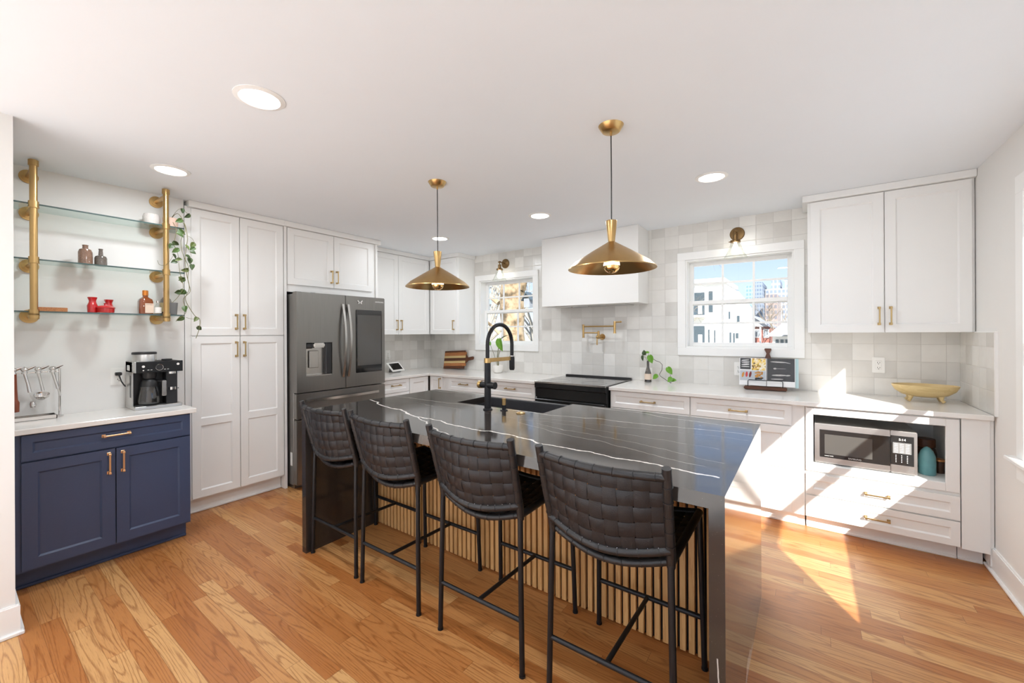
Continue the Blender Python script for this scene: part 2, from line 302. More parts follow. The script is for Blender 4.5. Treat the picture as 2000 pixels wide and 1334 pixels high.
# ------------------------------------------------------------------ geometry helper
class G:
    def __init__(s): s.bm = bmesh.new(); s.mi = 0
    def _tag(s, fs):
        for f in fs: f.material_index = s.mi
    def box(s, x0, x1, y0, y1, z0, z1, b=0, m=None, seg=1):
        if x0 > x1: x0, x1 = x1, x0
        if y0 > y1: y0, y1 = y1, y0
        if z0 > z1: z0, z1 = z1, z0
        P = [(x, y, z) for x in (x0, x1) for y in (y0, y1) for z in (z0, z1)]
        V = [s.bm.verts.new((m @ Vector(p)) if m else p) for p in P]
        F = [s.bm.faces.new([V[i] for i in q]) for q in ((0, 1, 3, 2), (4, 6, 7, 5), (0, 4, 5, 1), (2, 3, 7, 6), (0, 2, 6, 4), (1, 5, 7, 3))]
        s._tag(F)
        if b:
            E = list({e for f in F for e in f.edges})
            r = bmesh.ops.bevel(s.bm, geom=E, offset=b, segments=seg, affect='EDGES', clamp_overlap=True)
            s._tag(r['faces'])
        return s
    def grid(s, rows, close_u=False, close_v=False):
        """rows: list of lists of points"""
        V = [[s.bm.verts.new(p) for p in r] for r in rows]
        nu, nv = len(V), len(V[0]); F = []
        for i in range(nu if close_u else nu - 1):
            for j in range(nv if close_v else nv - 1):
                q = [V[i][j], V[(i + 1) % nu][j], V[(i + 1) % nu][(j + 1) % nv], V[i][(j + 1) % nv]]
                try: F.append(s.bm.faces.new(q))
                except ValueError: pass
        s._tag(F); return V
    def lathe(s, prof, c=(0, 0, 0), seg=24, axis=None, sq=1.0):
        """prof [(r, z)...]; axis: direction of z"""
        c = Vector(c); q = Vector((0, 0, 1)).rotation_difference(Vector(axis)) if axis is not None else Quaternion()
        rows = []
        for r, z in prof:
            r = max(r, 1e-5)
            rows.append([c + q @ Vector((r * math.cos(2 * PI * k / seg), sq * r * math.sin(2 * PI * k / seg), z)) for k in range(seg)])
        V = s.grid(rows, close_v=True)
        for ring, fl in ((V[0], 0), (V[-1], 1)):
            try:
                f = s.bm.faces.new(ring if fl else ring[::-1]); s._tag([f])
            except ValueError: pass
        return s
    def cyl(s, a, b, r, r2=None, seg=16):
        a = Vector(a); b = Vector(b); d = b - a
        return s.lathe([(r, 0), (r if r2 is None else r2, d.length)], a, seg, d)
    def tube(s, pts, r, seg=10, caps=True, closed=False):
        pts = [Vector(p) for p in pts]; n = len(pts)
        R = r if isinstance(r, (list, tuple)) else [r] * n
        T = []
        for i in range(n):
            a = pts[i - 1] if (i > 0 or closed) else pts[i]; b = pts[(i + 1) % n] if (i < n - 1 or closed) else pts[i]
            t = (b - a); T.append(t.normalized() if t.length else Vector((0, 0, 1)))
        u = T[0].orthogonal().normalized(); rows = []
        for i in range(n):
            if i: u = (T[i - 1].rotation_difference(T[i]) @ u)
            u = (u - T[i] * u.dot(T[i])).normalized(); v = T[i].cross(u)
            rows.append([pts[i] + (u * math.cos(2 * PI * k / seg) + v * math.sin(2 * PI * k / seg)) * R[i] for k in range(seg)])
        V = s.grid(rows, close_v=True, close_u=closed)
        if caps and not closed:
            for ring in (V[0][::-1], V[-1]):
                try: s._tag([s.bm.faces.new(ring)])
                except ValueError: pass
        return s
    def ball(s, c, r, seg=16, sc=(1, 1, 1)):
        prof = [(math.sin(PI * i / 10) * r, -math.cos(PI * i / 10) * r) for i in range(11)]
        n0 = len(s.bm.verts); s.lathe(prof, (0, 0, 0), seg); s.bm.verts.ensure_lookup_table()
        for v in s.bm.verts[n0:]: v.co = Vector((v.co.x * sc[0], v.co.y * sc[1], v.co.z * sc[2])) + Vector(c)
        return s
    def prism(s, poly, a0, a1, plane='xz', m=None):
        """extrude a 2-D outline: plane 'xz' extrudes along y, 'xy' along z, 'yz' along x"""
        def P(p, a):
            q = {'xz': (p[0], a, p[1]), 'xy': (p[0], p[1], a), 'yz': (a, p[0], p[1])}[plane]
            return (m @ Vector(q)) if m else q
        A = [s.bm.verts.new(P(p, a0)) for p in poly]; B = [s.bm.verts.new(P(p, a1)) for p in poly]
        F = [s.bm.faces.new(A), s.bm.faces.new(B[::-1])]; n = len(poly)
        for i in range(n): F.append(s.bm.faces.new([A[i], A[(i + 1) % n], B[(i + 1) % n], B[i]]))
        s._tag(F); return s
    def ring(s, c, axis, R, r, seg=14, rs=5):
        q = Vector((0, 0, 1)).rotation_difference(Vector(axis)); c = Vector(c)
        return s.tube([c + q @ Vector((R * math.cos(2 * PI * k / seg), R * math.sin(2 * PI * k / seg), 0)) for k in range(seg)], r, rs, closed=True)
    def shaker(s, x0, x1, z0, z1, y=0, t=.02, rail=.056, rec=.009, mid=None):
        """framed door or drawer front facing -y, front plane at y-t, with chamfered inner edge; mid: height of a middle rail"""
        f = y - t
        s.box(x0, x1, f + rec, y, z0, z1)
        pan = [(z0 + rail, z1 - rail)] if mid is None else [(z0 + rail, mid - rail * .5), (mid + rail * .5, z1 - rail)]
        s.box(x0, x0 + rail, f, f + rec, z0, z1); s.box(x1 - rail, x1, f, f + rec, z0, z1)
        zs = [z0] + [q for p in pan for q in p] + [z1]
        for i in range(0, len(zs), 2): s.box(x0 + rail, x1 - rail, f, f + rec, zs[i], zs[i + 1])
        c = .009
        for a, b_ in pan:
            X0, X1 = x0 + rail, x1 - rail
            o_ = [(X0, f, a), (X1, f, a), (X1, f, b_), (X0, f, b_)]
            i_ = [(X0 + c, f + rec - .0005, a + c), (X1 - c, f + rec - .0005, a + c), (X1 - c, f + rec - .0005, b_ - c), (X0 + c, f + rec - .0005, b_ - c)]
            O = [s.bm.verts.new(p) for p in o_]; I = [s.bm.verts.new(p) for p in i_]
            s._tag([s.bm.faces.new([O[k], O[(k + 1) % 4], I[(k + 1) % 4], I[k]]) for k in range(4)])
        return s
    def pull(s, cx, cz, vert, y, L=.125):
        """square bar pull with stepped ends"""
        h = L / 2
        def B(a0, a1, y0, y1, hw):
            if vert: s.box(cx - hw, cx + hw, y0, y1, cz + a0, cz + a1, .0012)
            else: s.box(cx + a0, cx + a1, y0, y1, cz - hw, cz + hw, .0012)
        B(-h, h, y - .034, y - .026, .0045)
        for sg in (-1, 1):
            B(sg * (h - .006) - .006, sg * (h - .006) + .006, y - .036, y, .006)
            B(sg * (h - .006) - .009, sg * (h - .006) + .009, y - .004, y, .009)
        return s
    def leaf(s, p, d, nrm, L, W=None, heart=.25, fold=.18):
        p = Vector(p); d = Vector(d).normalized(); nrm = Vector(nrm); nrm = (nrm - d * nrm.dot(d)).normalized(); u = d.cross(nrm); W = W or L * .62
        prof = ((-.10 * heart / .25, .0, .30), (.0, .0, .72), (.18, .0, .98), (.38, .0, 1.0), (.6, .0, .82), (.82, .0, .42), (1.0, 0, .02))
        rows = []
        for t, _, w_ in prof:
            row = []
            for k in (-1, -.5, 0, .5, 1):
                tt = t
                if k == 0 and t < 0: tt = .04
                q = p + d * (tt * L) + u * (k * w_ * W / 2) + nrm * (abs(k) * w_ * W * fold - (t * t) * L * .22)
                row.append(q)
            rows.append(row)
        top = s.grid(rows)
        return s
    def out(s, name, m, parent=None, label=None, loc=None, ang=35):
        bm = s.bm
        bmesh.ops.remove_doubles(bm, verts=bm.verts, dist=1e-6)
        bmesh.ops.recalc_face_normals(bm, faces=bm.faces)
        for f in bm.faces: f.smooth = True
        for e_ in bm.edges: e_.smooth = len(e_.link_faces) == 2 and e_.calc_face_angle(0) < math.radians(ang)
        me = bpy.data.meshes.new(name); bm.to_mesh(me); bm.free()
        for x in (m if isinstance(m, (list, tuple)) else [m]): me.materials.append(M_[x] if isinstance(x, str) else x)
        ob = bpy.data.objects.new(name, me); COL.objects.link(ob)
        if parent is not None: ob.parent = parent
        if label: ob['label'] = label
        if loc: ob.location = loc
        return ob
def thing(name, label, cat, loc=(0, 0, 0), rz=0, group=None):
    ob = bpy.data.objects.new(name, None); COL.objects.link(ob); ob.empty_display_size = .1
    ob.location = loc; ob.rotation_euler = (0, 0, rz); ob['label'] = label; ob['category'] = cat
    if group: ob['group'] = group
    return ob
def tag(ob, label, cat, group=None):
    ob['label'] = label; ob['category'] = cat
    if group: ob['group'] = group
    return ob
def struct(ob): ob['kind'] = 'structure'; return ob
def dup(root, loc, rz, label=None, group=None):
    r = root.copy(); COL.objects.link(r); r.location = loc; r.rotation_euler = (0, 0, rz)
    if label: r['label'] = label
    if group: r['group'] = group
    for ch in list(root.children):
        c = ch.copy(); COL.objects.link(c); c.parent = r
        for g_ in ch.children:
            d = g_.copy(); COL.objects.link(d); d.parent = c
    return r
def text(body, size, m, parent, M4, name='lettering', depth=.0006):
    cu = bpy.data.curves.new('t', 'FONT'); cu.body = body; cu.size = size; cu.extrude = depth; cu.align_x = 'CENTER'; cu.align_y = 'CENTER'
    to = bpy.data.objects.new('t', cu); COL.objects.link(to)
    dg = bpy.context.evaluated_depsgraph_get(); me = bpy.data.meshes.new_from_object(to.evaluated_get(dg))
    bpy.data.objects.remove(to); me.transform(M4); me.materials.clear(); me.materials.append(M_[m])
    ob = bpy.data.objects.new(name, me); COL.objects.link(ob); ob.parent = parent
    return ob
def facing(x, y, z, sx=1.0):
    """text plane standing upright facing -y at x, y, z"""
    return Matrix.Translation((x, y, z)) @ Matrix.Rotation(PI / 2, 4, 'X') @ Matrix.Scale(sx, 4, (1, 0, 0))
R90 = PI / 2
M_['grass'] = mat('dry_lawn', (.42, .40, .30), .95, var=.2, scale=.5)
M_['stucco'] = mat('white_stucco', (.80, .80, .80), .8, var=.02)
M_['siding'] = mat('white_siding', (.55, .56, .58), .8, var=.04)
M_['darkwin'] = mat('dark_window', (.05, .07, .085), .15, var=.2)
M_['greywin'] = mat('grey_window', (.22, .24, .26), .2, var=.2)
M_['brick'] = brickmat('red_brick', '7c3626', '8a4636', '9a8c84', 6)
M_['greyroof'] = mat('grey_shingle', (.24, .26, .30), .9, var=.1)
def towermat(name, c0, c1, sx, sz):
    m, n, p = newmat(name); g, s = pos(n)
    u = mth(n, 'FRACT', mth(n, 'MULTIPLY', s.outputs['X'], sx)); v = mth(n, 'FRACT', mth(n, 'MULTIPLY', s.outputs['Z'], sz))
    f = mth(n, 'MULTIPLY', mth(n, 'GREATER_THAN', u, .35), mth(n, 'GREATER_THAN', v, .4))
    n.links.new(mix(n, f, c0, c1), p.inputs['Base Color']); p.inputs['Roughness'].default_value = .4; return m
M_['bluetower'] = towermat('blue_glass_tower', (.20, .30, .40), (.11, .20, .30), 1.2, .8)
M_['greytower'] = towermat('blue_grey_tower', (.18, .22, .29), (.09, .13, .19), 1.4, .8)
M_['palebuild'] = towermat('pale_tower', (.34, .36, .40), (.15, .20, .28), .9, .6)
M_['browntower'] = towermat('brown_tower', (.26, .21, .20), (.12, .13, .17), 1.1, .7)
M_['twig'] = mat('bare_bark', (.20, .17, .13), .95, var=.3)
M_['twigl'] = mat('pale_bare_bark', (.30, .28, .24), .95, var=.3)
def sycmat():
    m, n, p = newmat('sycamore_bark'); g, s = pos(n)
    a = N(n, 'ShaderNodeTexNoise'); a.inputs['Scale'].default_value = 3.2; a.inputs['Detail'].default_value = 6; a.inputs['Roughness'].default_value = .62; n.links.new(g.outputs['Position'], a.inputs[0])
    r = N(n, 'ShaderNodeValToRGB'); e_ = r.color_ramp.elements; e_[0].position = .36; e_[0].color = (.06, .045, .025, 1); e_[1].position = .62; e_[1].color = (.36, .30, .21, 1)
    q = e_.new(.44); q.color = (.16, .115, .065, 1); q = e_.new(.50); q.color = (.28, .21, .13, 1)
    n.links.new(a.outputs[0], r.inputs[0]); n.links.new(r.outputs[0], p.inputs['Base Color']); p.inputs['Roughness'].default_value = .9; return m
M_['syc'] = sycmat()
M_['tealp'] = mat('pale_teal_cover', (.45, .62, .64), .5)
M_['photodark'] = mat('dark_photo_print', (.035, .036, .040), .35, var=.5, scale=20)
M_['photogrey'] = mat('grey_photo_print', (.46, .49, .53), .4, var=.08)
def popmat():
    m, n, p = newmat('yellow_food_print'); t = N(n, 'ShaderNodeTexCoord'); v = N(n, 'ShaderNodeTexVoronoi'); v.inputs['Scale'].default_value = 75; n.links.new(t.outputs['Object'], v.inputs[0])
    r = N(n, 'ShaderNodeValToRGB'); e_ = r.color_ramp.elements; e_[0].color = (.75, .36, .04, 1); e_[1].color = (.85, .82, .74, 1); q = e_.new(.15); q.color = (.10, .06, .02, 1); q = e_.new(.4); q.color = (.80, .55, .10, 1)
    sx = N(n, 'ShaderNodeSeparateXYZ'); n.links.new(v.outputs['Color'], sx.inputs[0]); n.links.new(sx.outputs[0], r.inputs[0]); n.links.new(r.outputs[0], p.inputs['Base Color']); p.inputs['Roughness'].default_value = .4; return m
M_['photopop'] = popmat()
M_['spice1'] = mat('ochre_print', (.55, .25, .05), .5, var=.3, scale=60); M_['spice2'] = mat('dark_red_print', (.16, .02, .015), .5); M_['fishp'] = mat('silver_print', (.42, .41, .40), .5, var=.3, scale=60)
# ------------------------------------------------------------------ room shell
XL, XN, XR, YB, ZC = -4.47, -3.88, .888, 4.195, 2.44
YR = -3.0                                           # rear wall, behind the camera
def wall_with_holes(name, m, axis, p0, p1, a0, a1, z1, holes):
    """wall slab between p0 and p1 along its normal; holes (a0, a1, z0, z1)"""
    g = G(); A = sorted({a0, a1} | {h[0] for h in holes} | {h[1] for h in holes}); Z = sorted({0, z1} | {h[2] for h in holes} | {h[3] for h in holes})
    for i in range(len(A) - 1):
        for j in range(len(Z) - 1):
            ca, cz = (A[i] + A[i + 1]) / 2, (Z[j] + Z[j + 1]) / 2
            if any(h[0] < ca < h[1] and h[2] < cz < h[3] for h in holes): continue
            if axis == 'y': g.box(A[i], A[i + 1], p0, p1, Z[j], Z[j + 1])
            else: g.box(p0, p1, A[i], A[i + 1], Z[j], Z[j + 1])
    return struct(g.out(name, m))
W1 = (-.945, -.083, 1.258, 2.098); W2 = (-3.53, -2.682, 1.258, 2.098); W3 = (1.12, 3.12, .76, 2.10)
wall_with_holes('wall_back', 'tileX', 'y', YB, YB + .15, XL - .15, XR + .15, ZC, [W1, W2])
wall_with_holes('wall_right', 'wall', 'x', XR, XR + .15, YR, YB, ZC, [W3])
wall_with_holes('wall_rear', 'wall', 'y', YR - .15, YR, XN - .7, XR + .15, ZC, [(-3.8, .80, .04, 2.12)])  # wide unglazed opening added out of view to let daylight in
struct(G().box(XL - .15, XL, 1.095, YB, 0, ZC).out('wall_left', 'tileY'))
struct(G().box(XL - .15, XN, YR, 1.095, 0, ZC).out('wall_niche', 'wall'))
g = G(); g.box(XN, -3.03, .06, .205, 0, ZC); struct(g.out('wall_stub', 'wall'))
struct(G().box(XL - .3, XR + .3, YR - .3, YB + .2, -.1, 0).out('floor', 'floor'))
struct(G().box(XL - .3, XR + .3, YR - .3, YB + .2, ZC, ZC + .12).out('ceiling', 'ceil'))
struct(G().box(-9, 6, YR - 12, YR - .16, -.12, -.02).out('bounce_terrace', 'stucco'))  # unseen pale slab added to reflect sunlight indoors and up
tag(G().box(-3.6, .6, -2.9, -.5, 0.0005, .012, .004).out('bounce_rug', 'stucco'), 'unseen cream rug added behind the camera to bounce sunlight onto the ceiling', 'rug')  # unseen rug, added as a pale reflector to lift the ceiling
# tiled return on the right wall, with its metal edge trim
struct(G().box(XR - .008, XR, 3.53, YB, .914, 1.396).out('trim_2', 'tileY'))
g = G(); g.box(XR - .012, XR, 3.515, 3.531, .914, 1.402); g.box(XR - .012, XR, 3.531, 3.87, 1.395, 1.402); struct(g.out('trim_3', 'trim'))
# baseboards
def base_y(name, x, sgn, y0, y1):
    g = G(); g.box(x, x + sgn * .014, y0, y1, 0, .135); g.box(x, x + sgn * .009, y0, y1, .135, .142); g.box(x, x + sgn * .028, y0, y1, 0, .018, .004)
    struct(g.out(name, 'trim'))
base_y('baseboard_right', XR, -1, YR, 3.665)
g = G(); g.box(-3.03, -3.016, .05, .219, 0, .135); g.box(-3.03, -3.021, .055, .214, .135, .142); g.box(-3.03, -3.002, .04, .232, 0, .018, .004)
g.box(-3.5, -3.03, .205, .219, 0, .135); g.box(-3.5, -3.03, .205, .232, 0, .018)
struct(g.out('baseboard_stub', 'trim'))

# ------------------------------------------------------------------ windows
def window(name, x0, x1, z0, z1, loc, rz, cols=3, trim=.072, side=None):
    """double-hung window in a hole; local x along the wall, y outward, opening x0..x1, z0..z1, wall 0..0.15"""
    t = bpy.data.objects.new(name, None); COL.objects.link(t); t.location = loc; t.rotation_euler = (0, 0, rz); t['kind'] = 'structure'
    g = G(); T = trim; q = -.018
    g.box(x0 - T, x1 + T, q, 0, z1, z1 + T, .002); g.box(x0 - T, x0, q, 0, z0, z1, .002); g.box(x1, x1 + T, q, 0, z0, z1, .002)
    if side:
        g.box(x0 - T - .03, x1 + T + .03, -.055, 0, z0 - .022, z0, .005); g.box(x0 - T, x1 + T, q, 0, z0 - .022 - T, z0 - .022, .002)
    else: g.box(x0 - T, x1 + T, q, 0, z0 - T, z0, .002)
    g.out('casing', 'trim', t)
    j = .014; g = G()
    g.box(x0, x0 + j, 0, .15, z0, z1); g.box(x1 - j, x1, 0, .15, z0, z1); g.box(x0 + j, x1 - j, 0, .15, z1 - j, z1); g.box(x0 + j, x1 - j, 0, .15, z0, z0 + j)
    g.out('jamb', 'trim', t)
    X0, X1, Z0, Z1 = x0 + j, x1 - j, z0 + j, z1 - j; zm = (Z0 + Z1) / 2 + .01
    for nm, a, b_, y in (('upper_sash', zm - .022, Z1, .115), ('lower_sash', Z0, zm + .022, .080)):
        s = .036; g = G(); g.box(X0, X0 + s, y, y + .03, a, b_, .002); g.box(X1 - s, X1, y, y + .03, a, b_, .002)
        g.box(X0 + s, X1 - s, y, y + .03, b_ - s, b_, .002); g.box(X0 + s, X1 - s, y, y + .03, a, a + s, .002)
        if nm == 'lower_sash': g.box((X0 + X1) / 2 + .02, (X0 + X1) / 2 + .075, y - .006, y, b_ - .016, b_ - .006, .002)
        so = g.out(nm, 'trim', t)
        g = G(); U0, U1, V0, V1 = X0 + s, X1 - s, a + s, b_ - s
        if cols < 2: G().box(U0, U1, y + .0135, y + .0165, V0, V1).out('pane', 'pane', so); continue
        for k in range(1, cols): c = U0 + (U1 - U0) * k / cols; g.box(c - .009, c + .009, y + .007, y + .023, V0, V1)
        c = (V0 + V1) / 2; g.box(U0, U1, y + .006, y + .024, c - .009, c + .009)
        g.out('muntin_grid', 'trim', so)
        G().box(U0, U1, y + .0135, y + .0165, V0, V1).out('pane', 'pane', so)
    return t
window('window_1', W1[0], W1[1], W1[2], W1[3], (0, YB, 0), 0)
window('window_2', W2[0], W2[1], W2[2], W2[3], (0, YB, 0), 0)
# right-hand wall: rotate so that local +y points to world +x, local x -> world -y
window('window_3', -W3[1], -W3[0], W3[2], W3[3], (XR, 0, 0), -R90, cols=1, trim=.09, side=1)

# ------------------------------------------------------------------ cabinets
def cabinet(name, label, cat, loc, rz, w_, z0, z1, d, fronts, m='cab', pull='pull', toe=0, crown=None, group=None, body=None, x0=0, thick=.02, rail=.056):
    """fronts: (kind, x0, x1, z0, z1, (pull x, pull z, vertical) or None, middle rail height or None); body front at y=0"""
    t = thing(name, label, cat, loc, rz, group)
    g = G(); (body(g) if body else g.box(x0, w_, 0, d, z0, z1)); g.out('cabinet_body', m, t)
    if toe: g = G(); g.box(x0 + .002, w_ - .002, toe, toe + .018, 0, z0 - .001); g.box(x0 + .002, w_ - .002, toe - .012, toe, 0, .018, .004); g.out('toe_kick', m, t)
    if crown: g = G(); g.box(*crown, .002); g.out('crown_molding', m, t)
    for f in fronts:
        k, a, b_, c, e_, h, *mid = f; g = G()
        g.shaker(a, b_, c, e_, 0, thick, rail if (e_ - c) > .16 else .04, mid=(mid[0] if mid else None))
        fo = g.out(k, m, t)
        if h: G().pull(h[0], h[1], h[2], -thick).out('handle', pull, fo)
    return t
YF = 3.585    # face of the back-wall base cabinets (doors stand 2 cm proud)
cabinet('base_cabinet', 'white base cabinet with three drawers, between the black range and the wider drawer stack', 'cabinet', (0, YF, 0), 0, -.775, .10, .884, .60,
        [('drawer', -1.452, -.778, .732, .878, (-1.115, .805, 0)), ('drawer', -1.452, -.778, .424, .726, (-1.115, .575, 0)), ('drawer', -1.452, -.778, .112, .418, (-1.115, .265, 0))], toe=.075, x0=-1.462)
cabinet('base_cabinet', 'white base cabinet with four drawers just left of the microwave niche', 'cabinet', (0, YF, 0), 0, -.012, .10, .884, .60,
        [('drawer', -.768, -.090, .732, .878, (-.429, .805, 0)), ('drawer', -.768, -.090, .424, .726, (-.429, .575, 0)), ('drawer', -.768, -.090, .262, .418, None), ('drawer', -.768, -.090, .105, .256, None)], toe=.075, x0=-.774)
def mwbody(g):
    g.box(-.010, .036, 0, .6, .10, .884); g.box(.735, .750, 0, .6, .10, .884); g.box(.036, .735, 0, .6, .826, .884); g.box(.036, .735, 0, .6, .10, .482)
    g.box(.036, .735, .56, .6, .482, .826)
t = cabinet('microwave_cabinet', 'white base cabinet with an open framed niche holding the microwave above two drawers', 'cabinet', (0, YF, 0), 0, .75, .10, .884, .6,
        [('drawer', -.006, .746, .266, .408, (.370, .337, 0)), ('drawer', -.006, .746, .108, .256, (.370, .182, 0))], toe=.075, body=mwbody, x0=-.008)
g = G(); f = -.02
for bx in ((-.006, .036, .43, .872), (.686, .746, .43, .872), (.036, .686, .826, .872), (.036, .686, .43, .482)): g.box(bx[0], bx[1], f, 0, bx[2], bx[3], .003)
g.out('niche_frame', 'cab', t)
t = thing('cabinet_filler', 'plain white filler panel in the corner between the microwave cabinet and the right wall', 'panel', (0, YF, 0))
G().box(.752, .868, -.02, .5, .10, .884, .001).out('panel', 'cab', t); g = G(); g.box(.752, .858, .075, .093, 0, .10); g.box(.752, .858, .063, .075, 0, .018, .004); g.out('toe_kick', 'cab', t)
G().box(.868, .884, -.012, .5, .03, .884).out('scribe_strip', 'cab', t)
cabinet('base_cabinet', 'white base cabinet left of the range, its drawer behind the faucet', 'cabinet', (0, YF, 0), 0, -2.25, .10, .884, .60,
        [('drawer', -2.905, -2.27, .732, .878, (-2.58, .812, 0)), ('drawer', -2.905, -2.27, .424, .726, (-2.58, .575, 0)), ('drawer', -2.905, -2.27, .112, .418, (-2.58, .265, 0))], toe=.075, x0=-2.912)
cabinet('base_cabinet', 'white base cabinet under the striped cutting board, second from the corner', 'cabinet', (0, YF, 0), 0, -2.916, .10, .884, .60,
        [('drawer', -3.50, -2.922, .732, .878, (-3.25, .812, 0)), ('drawer', -3.50, -2.922, .424, .726, None), ('drawer', -3.50, -2.922, .112, .418, None)], toe=.075, x0=-3.58)
cabinet('corner_cabinet', 'narrow white corner base cabinet door with a vertical brass pull', 'cabinet', (0, YF, 0), 0, -3.584, .10, .884, .60,
        [('door', -3.815, -3.60, .112, .878, (-3.635, .80, 1))], toe=.075, x0=-3.82, rail=.04)
XF = -3.85
cabinet('base_cabinet', 'white base cabinet on the left wall with a door beside the inner corner', 'cabinet', (XF, 0, 0), R90, 3.56, .10, .884, .60,
        [('door', 3.255, 3.545, .112, .878, None)], toe=.075, x0=3.25)
cabinet('base_cabinet', 'white base cabinet on the left wall with drawers right of the refrigerator', 'cabinet', (XF, 0, 0), R90, 3.247, .10, .884, .60,
        [('drawer', 2.85, 3.245, .732, .878, (3.05, .812, 0)), ('drawer', 2.85, 3.245, .424, .726, None), ('drawer', 2.85, 3.245, .112, .418, None)], toe=.075, x0=2.84)
# uppers
cabinet('wall_cabinet', 'large white two-door wall cabinet at the right end, above the wooden bowl', 'cabinet', (0, 3.89, 0), 0, .884, 1.398, 2.40, .304,
        [('door', .029, .444, 1.398, 2.386, (.418, 1.515, 1)), ('door', .450, .868, 1.398, 2.386, (.479, 1.515, 1))], crown=(-.022, .886, -.045, .3, 2.391, 2.439), x0=.010)
cabinet('wall_cabinet', 'white wall cabinet with a single door left of the tree window', 'cabinet', (0, 3.89, 0), 0, -3.62, 1.398, 2.40, .304,
        [('door', -4.13, -3.66, 1.398, 2.386, (-3.695, 1.515, 1))], crown=(-4.16, -3.60, -.035, .3, 2.391, 2.439), x0=-4.162)
cabinet('wall_cabinet', 'white two-door wall cabinet on the left wall, right of the refrigerator', 'cabinet', (-4.165, 0, 0), R90, 3.885, 1.398, 2.40, .304,
        [('door', 2.86, 3.346, 1.398, 2.386, (3.318, 1.515, 1)), ('door', 3.352, 3.855, 1.398, 2.386, (3.385, 1.515, 1))], crown=(2.863, 3.855, -.04, .3, 2.391, 2.439), x0=2.835)
# pantry and refrigerator surround
XP = -3.88
cabinet('pantry_cabinet', 'tall white pantry cabinet with four doors left of the refrigerator', 'cabinet', (XP, 0, 0), R90, 1.826, .115, 2.40, .585,
        [('door', 1.137, 1.467, 1.400, 2.386, (1.440, 1.512, 1)), ('door', 1.473, 1.822, 1.400, 2.386, (1.500, 1.512, 1)),
         ('door', 1.137, 1.467, .130, 1.393, (1.440, 1.285, 1), .72), ('door', 1.473, 1.822, .130, 1.393, (1.500, 1.285, 1), .72)], toe=.055, x0=1.10, crown=(1.115, 1.829, -.042, .3, 2.391, 2.439))
def frbody(g):
    g.box(1.830, 1.852, -.018, .585, 0, 2.40); g.box(2.812, 2.832, -.018, .585, 0, 2.40); g.box(1.852, 2.812, 0, .585, 1.80, 2.40)
cabinet('refrigerator_surround_cabinet', 'white two-door cabinet directly above the refrigerator with side panels', 'cabinet', (XP, 0, 0), R90, 2.832, 1.80, 2.40, .585,
        [('door', 1.862, 2.312, 1.868, 2.386, (2.285, 1.975, 1)), ('door', 2.318, 2.770, 1.868, 2.386, (2.345, 1.975, 1))], body=frbody, crown=(1.8295, 2.862, -.042, .3, 2.391, 2.439))
# navy cabinet
def blbody(g): g.box(.207, 1.008, 0, .40, .115, .868)
cabinet('coffee_bar_cabinet', 'navy blue base cabinet with one drawer and two doors under the coffee maker', 'cabinet', (-3.465, 0, 0), R90, 1.008, .115, .868, .40,
        [('drawer', .256, 1.002, .722, .862, (.632, .798, 0)), ('door', .256, .626, .128, .712, (.598, .628, 1)), ('door', .632, 1.002, .128, .712, (.660, .628, 1))],
        m='blue', pull='pullrose', toe=.085, body=blbody, x0=.21, rail=.058)

# ------------------------------------------------------------------ worktops
g = G(); g.box(-1.462, XR - .009, 3.54, YB - .001, .884, .914, .003)
tag(g.out('countertop', 'wq'), 'white quartz countertop right of the range, under the windowed back wall', 'countertop')
g = G(); g.box(XL + .001, -2.245, 3.54, YB - .001, .884, .914, .003); g.box(XL + .001, -3.81, 2.838, 3.545, .884, .914, .003)
tag(g.out('countertop', 'wq'), 'white quartz L-shaped countertop in the far corner left of the range', 'countertop')
g = G(); g.box(-3.878, -3.425, .207, 1.035, .869, .900, .003)
tag(g.out('countertop', 'wq'), 'white quartz countertop on the navy blue coffee bar cabinet', 'countertop')

# ------------------------------------------------------------------ island
t = thing('kitchen_island', 'kitchen island with black veined quartz waterfall top and oak slat front', 'island', (0, 0, 0))
x0, x1, ya, yb = -2.655, -.200, 1.365, 2.55; sx0, sx1, sy0 = -2.035, -1.315, 2.155
g = G()
g.prism([(x0, ya), (x1, ya), (x1, yb), (sx1, yb), (sx1, sy0), (sx0, sy0), (sx0, yb), (x0, yb)], .868, .914, 'xy')
g.out('countertop', 'bq', t)
g = G(); g.box(x0, x0 + .045, ya, yb, 0, .868); g.out('waterfall_side', 'bq', t)
g = G(); g.box(x1 - .045, x1, ya, yb, 0, .868); g.out('waterfall_side', 'bq', t)
g = G(); g.box(x0 + .045, sx0 - .02, 1.94, 2.53, 0, .868); g.box(sx1 + .02, x1 - .045, 1.94, 2.53, 0, .868); g.box(sx0 - .02, sx1 + .02, 1.94, 2.12, 0, .868); g.box(sx0 - .02, sx1 + .02, 2.12, 2.50, 0, .60)
g.out('cabinet_body', 'cab', t)
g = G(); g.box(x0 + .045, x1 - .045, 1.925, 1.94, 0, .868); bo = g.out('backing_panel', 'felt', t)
g = G(); p_ = .0365; n_ = int((x1 - x0 - .09) / p_)
for k in range(n_):
    c = x0 + .045 + (k + .5) * (x1 - x0 - .09) / n_; g.box(c - .0125, c + .0125, 1.905, 1.925, .004, .866, .0012)
g.out('slat_panel', 'oak', t)
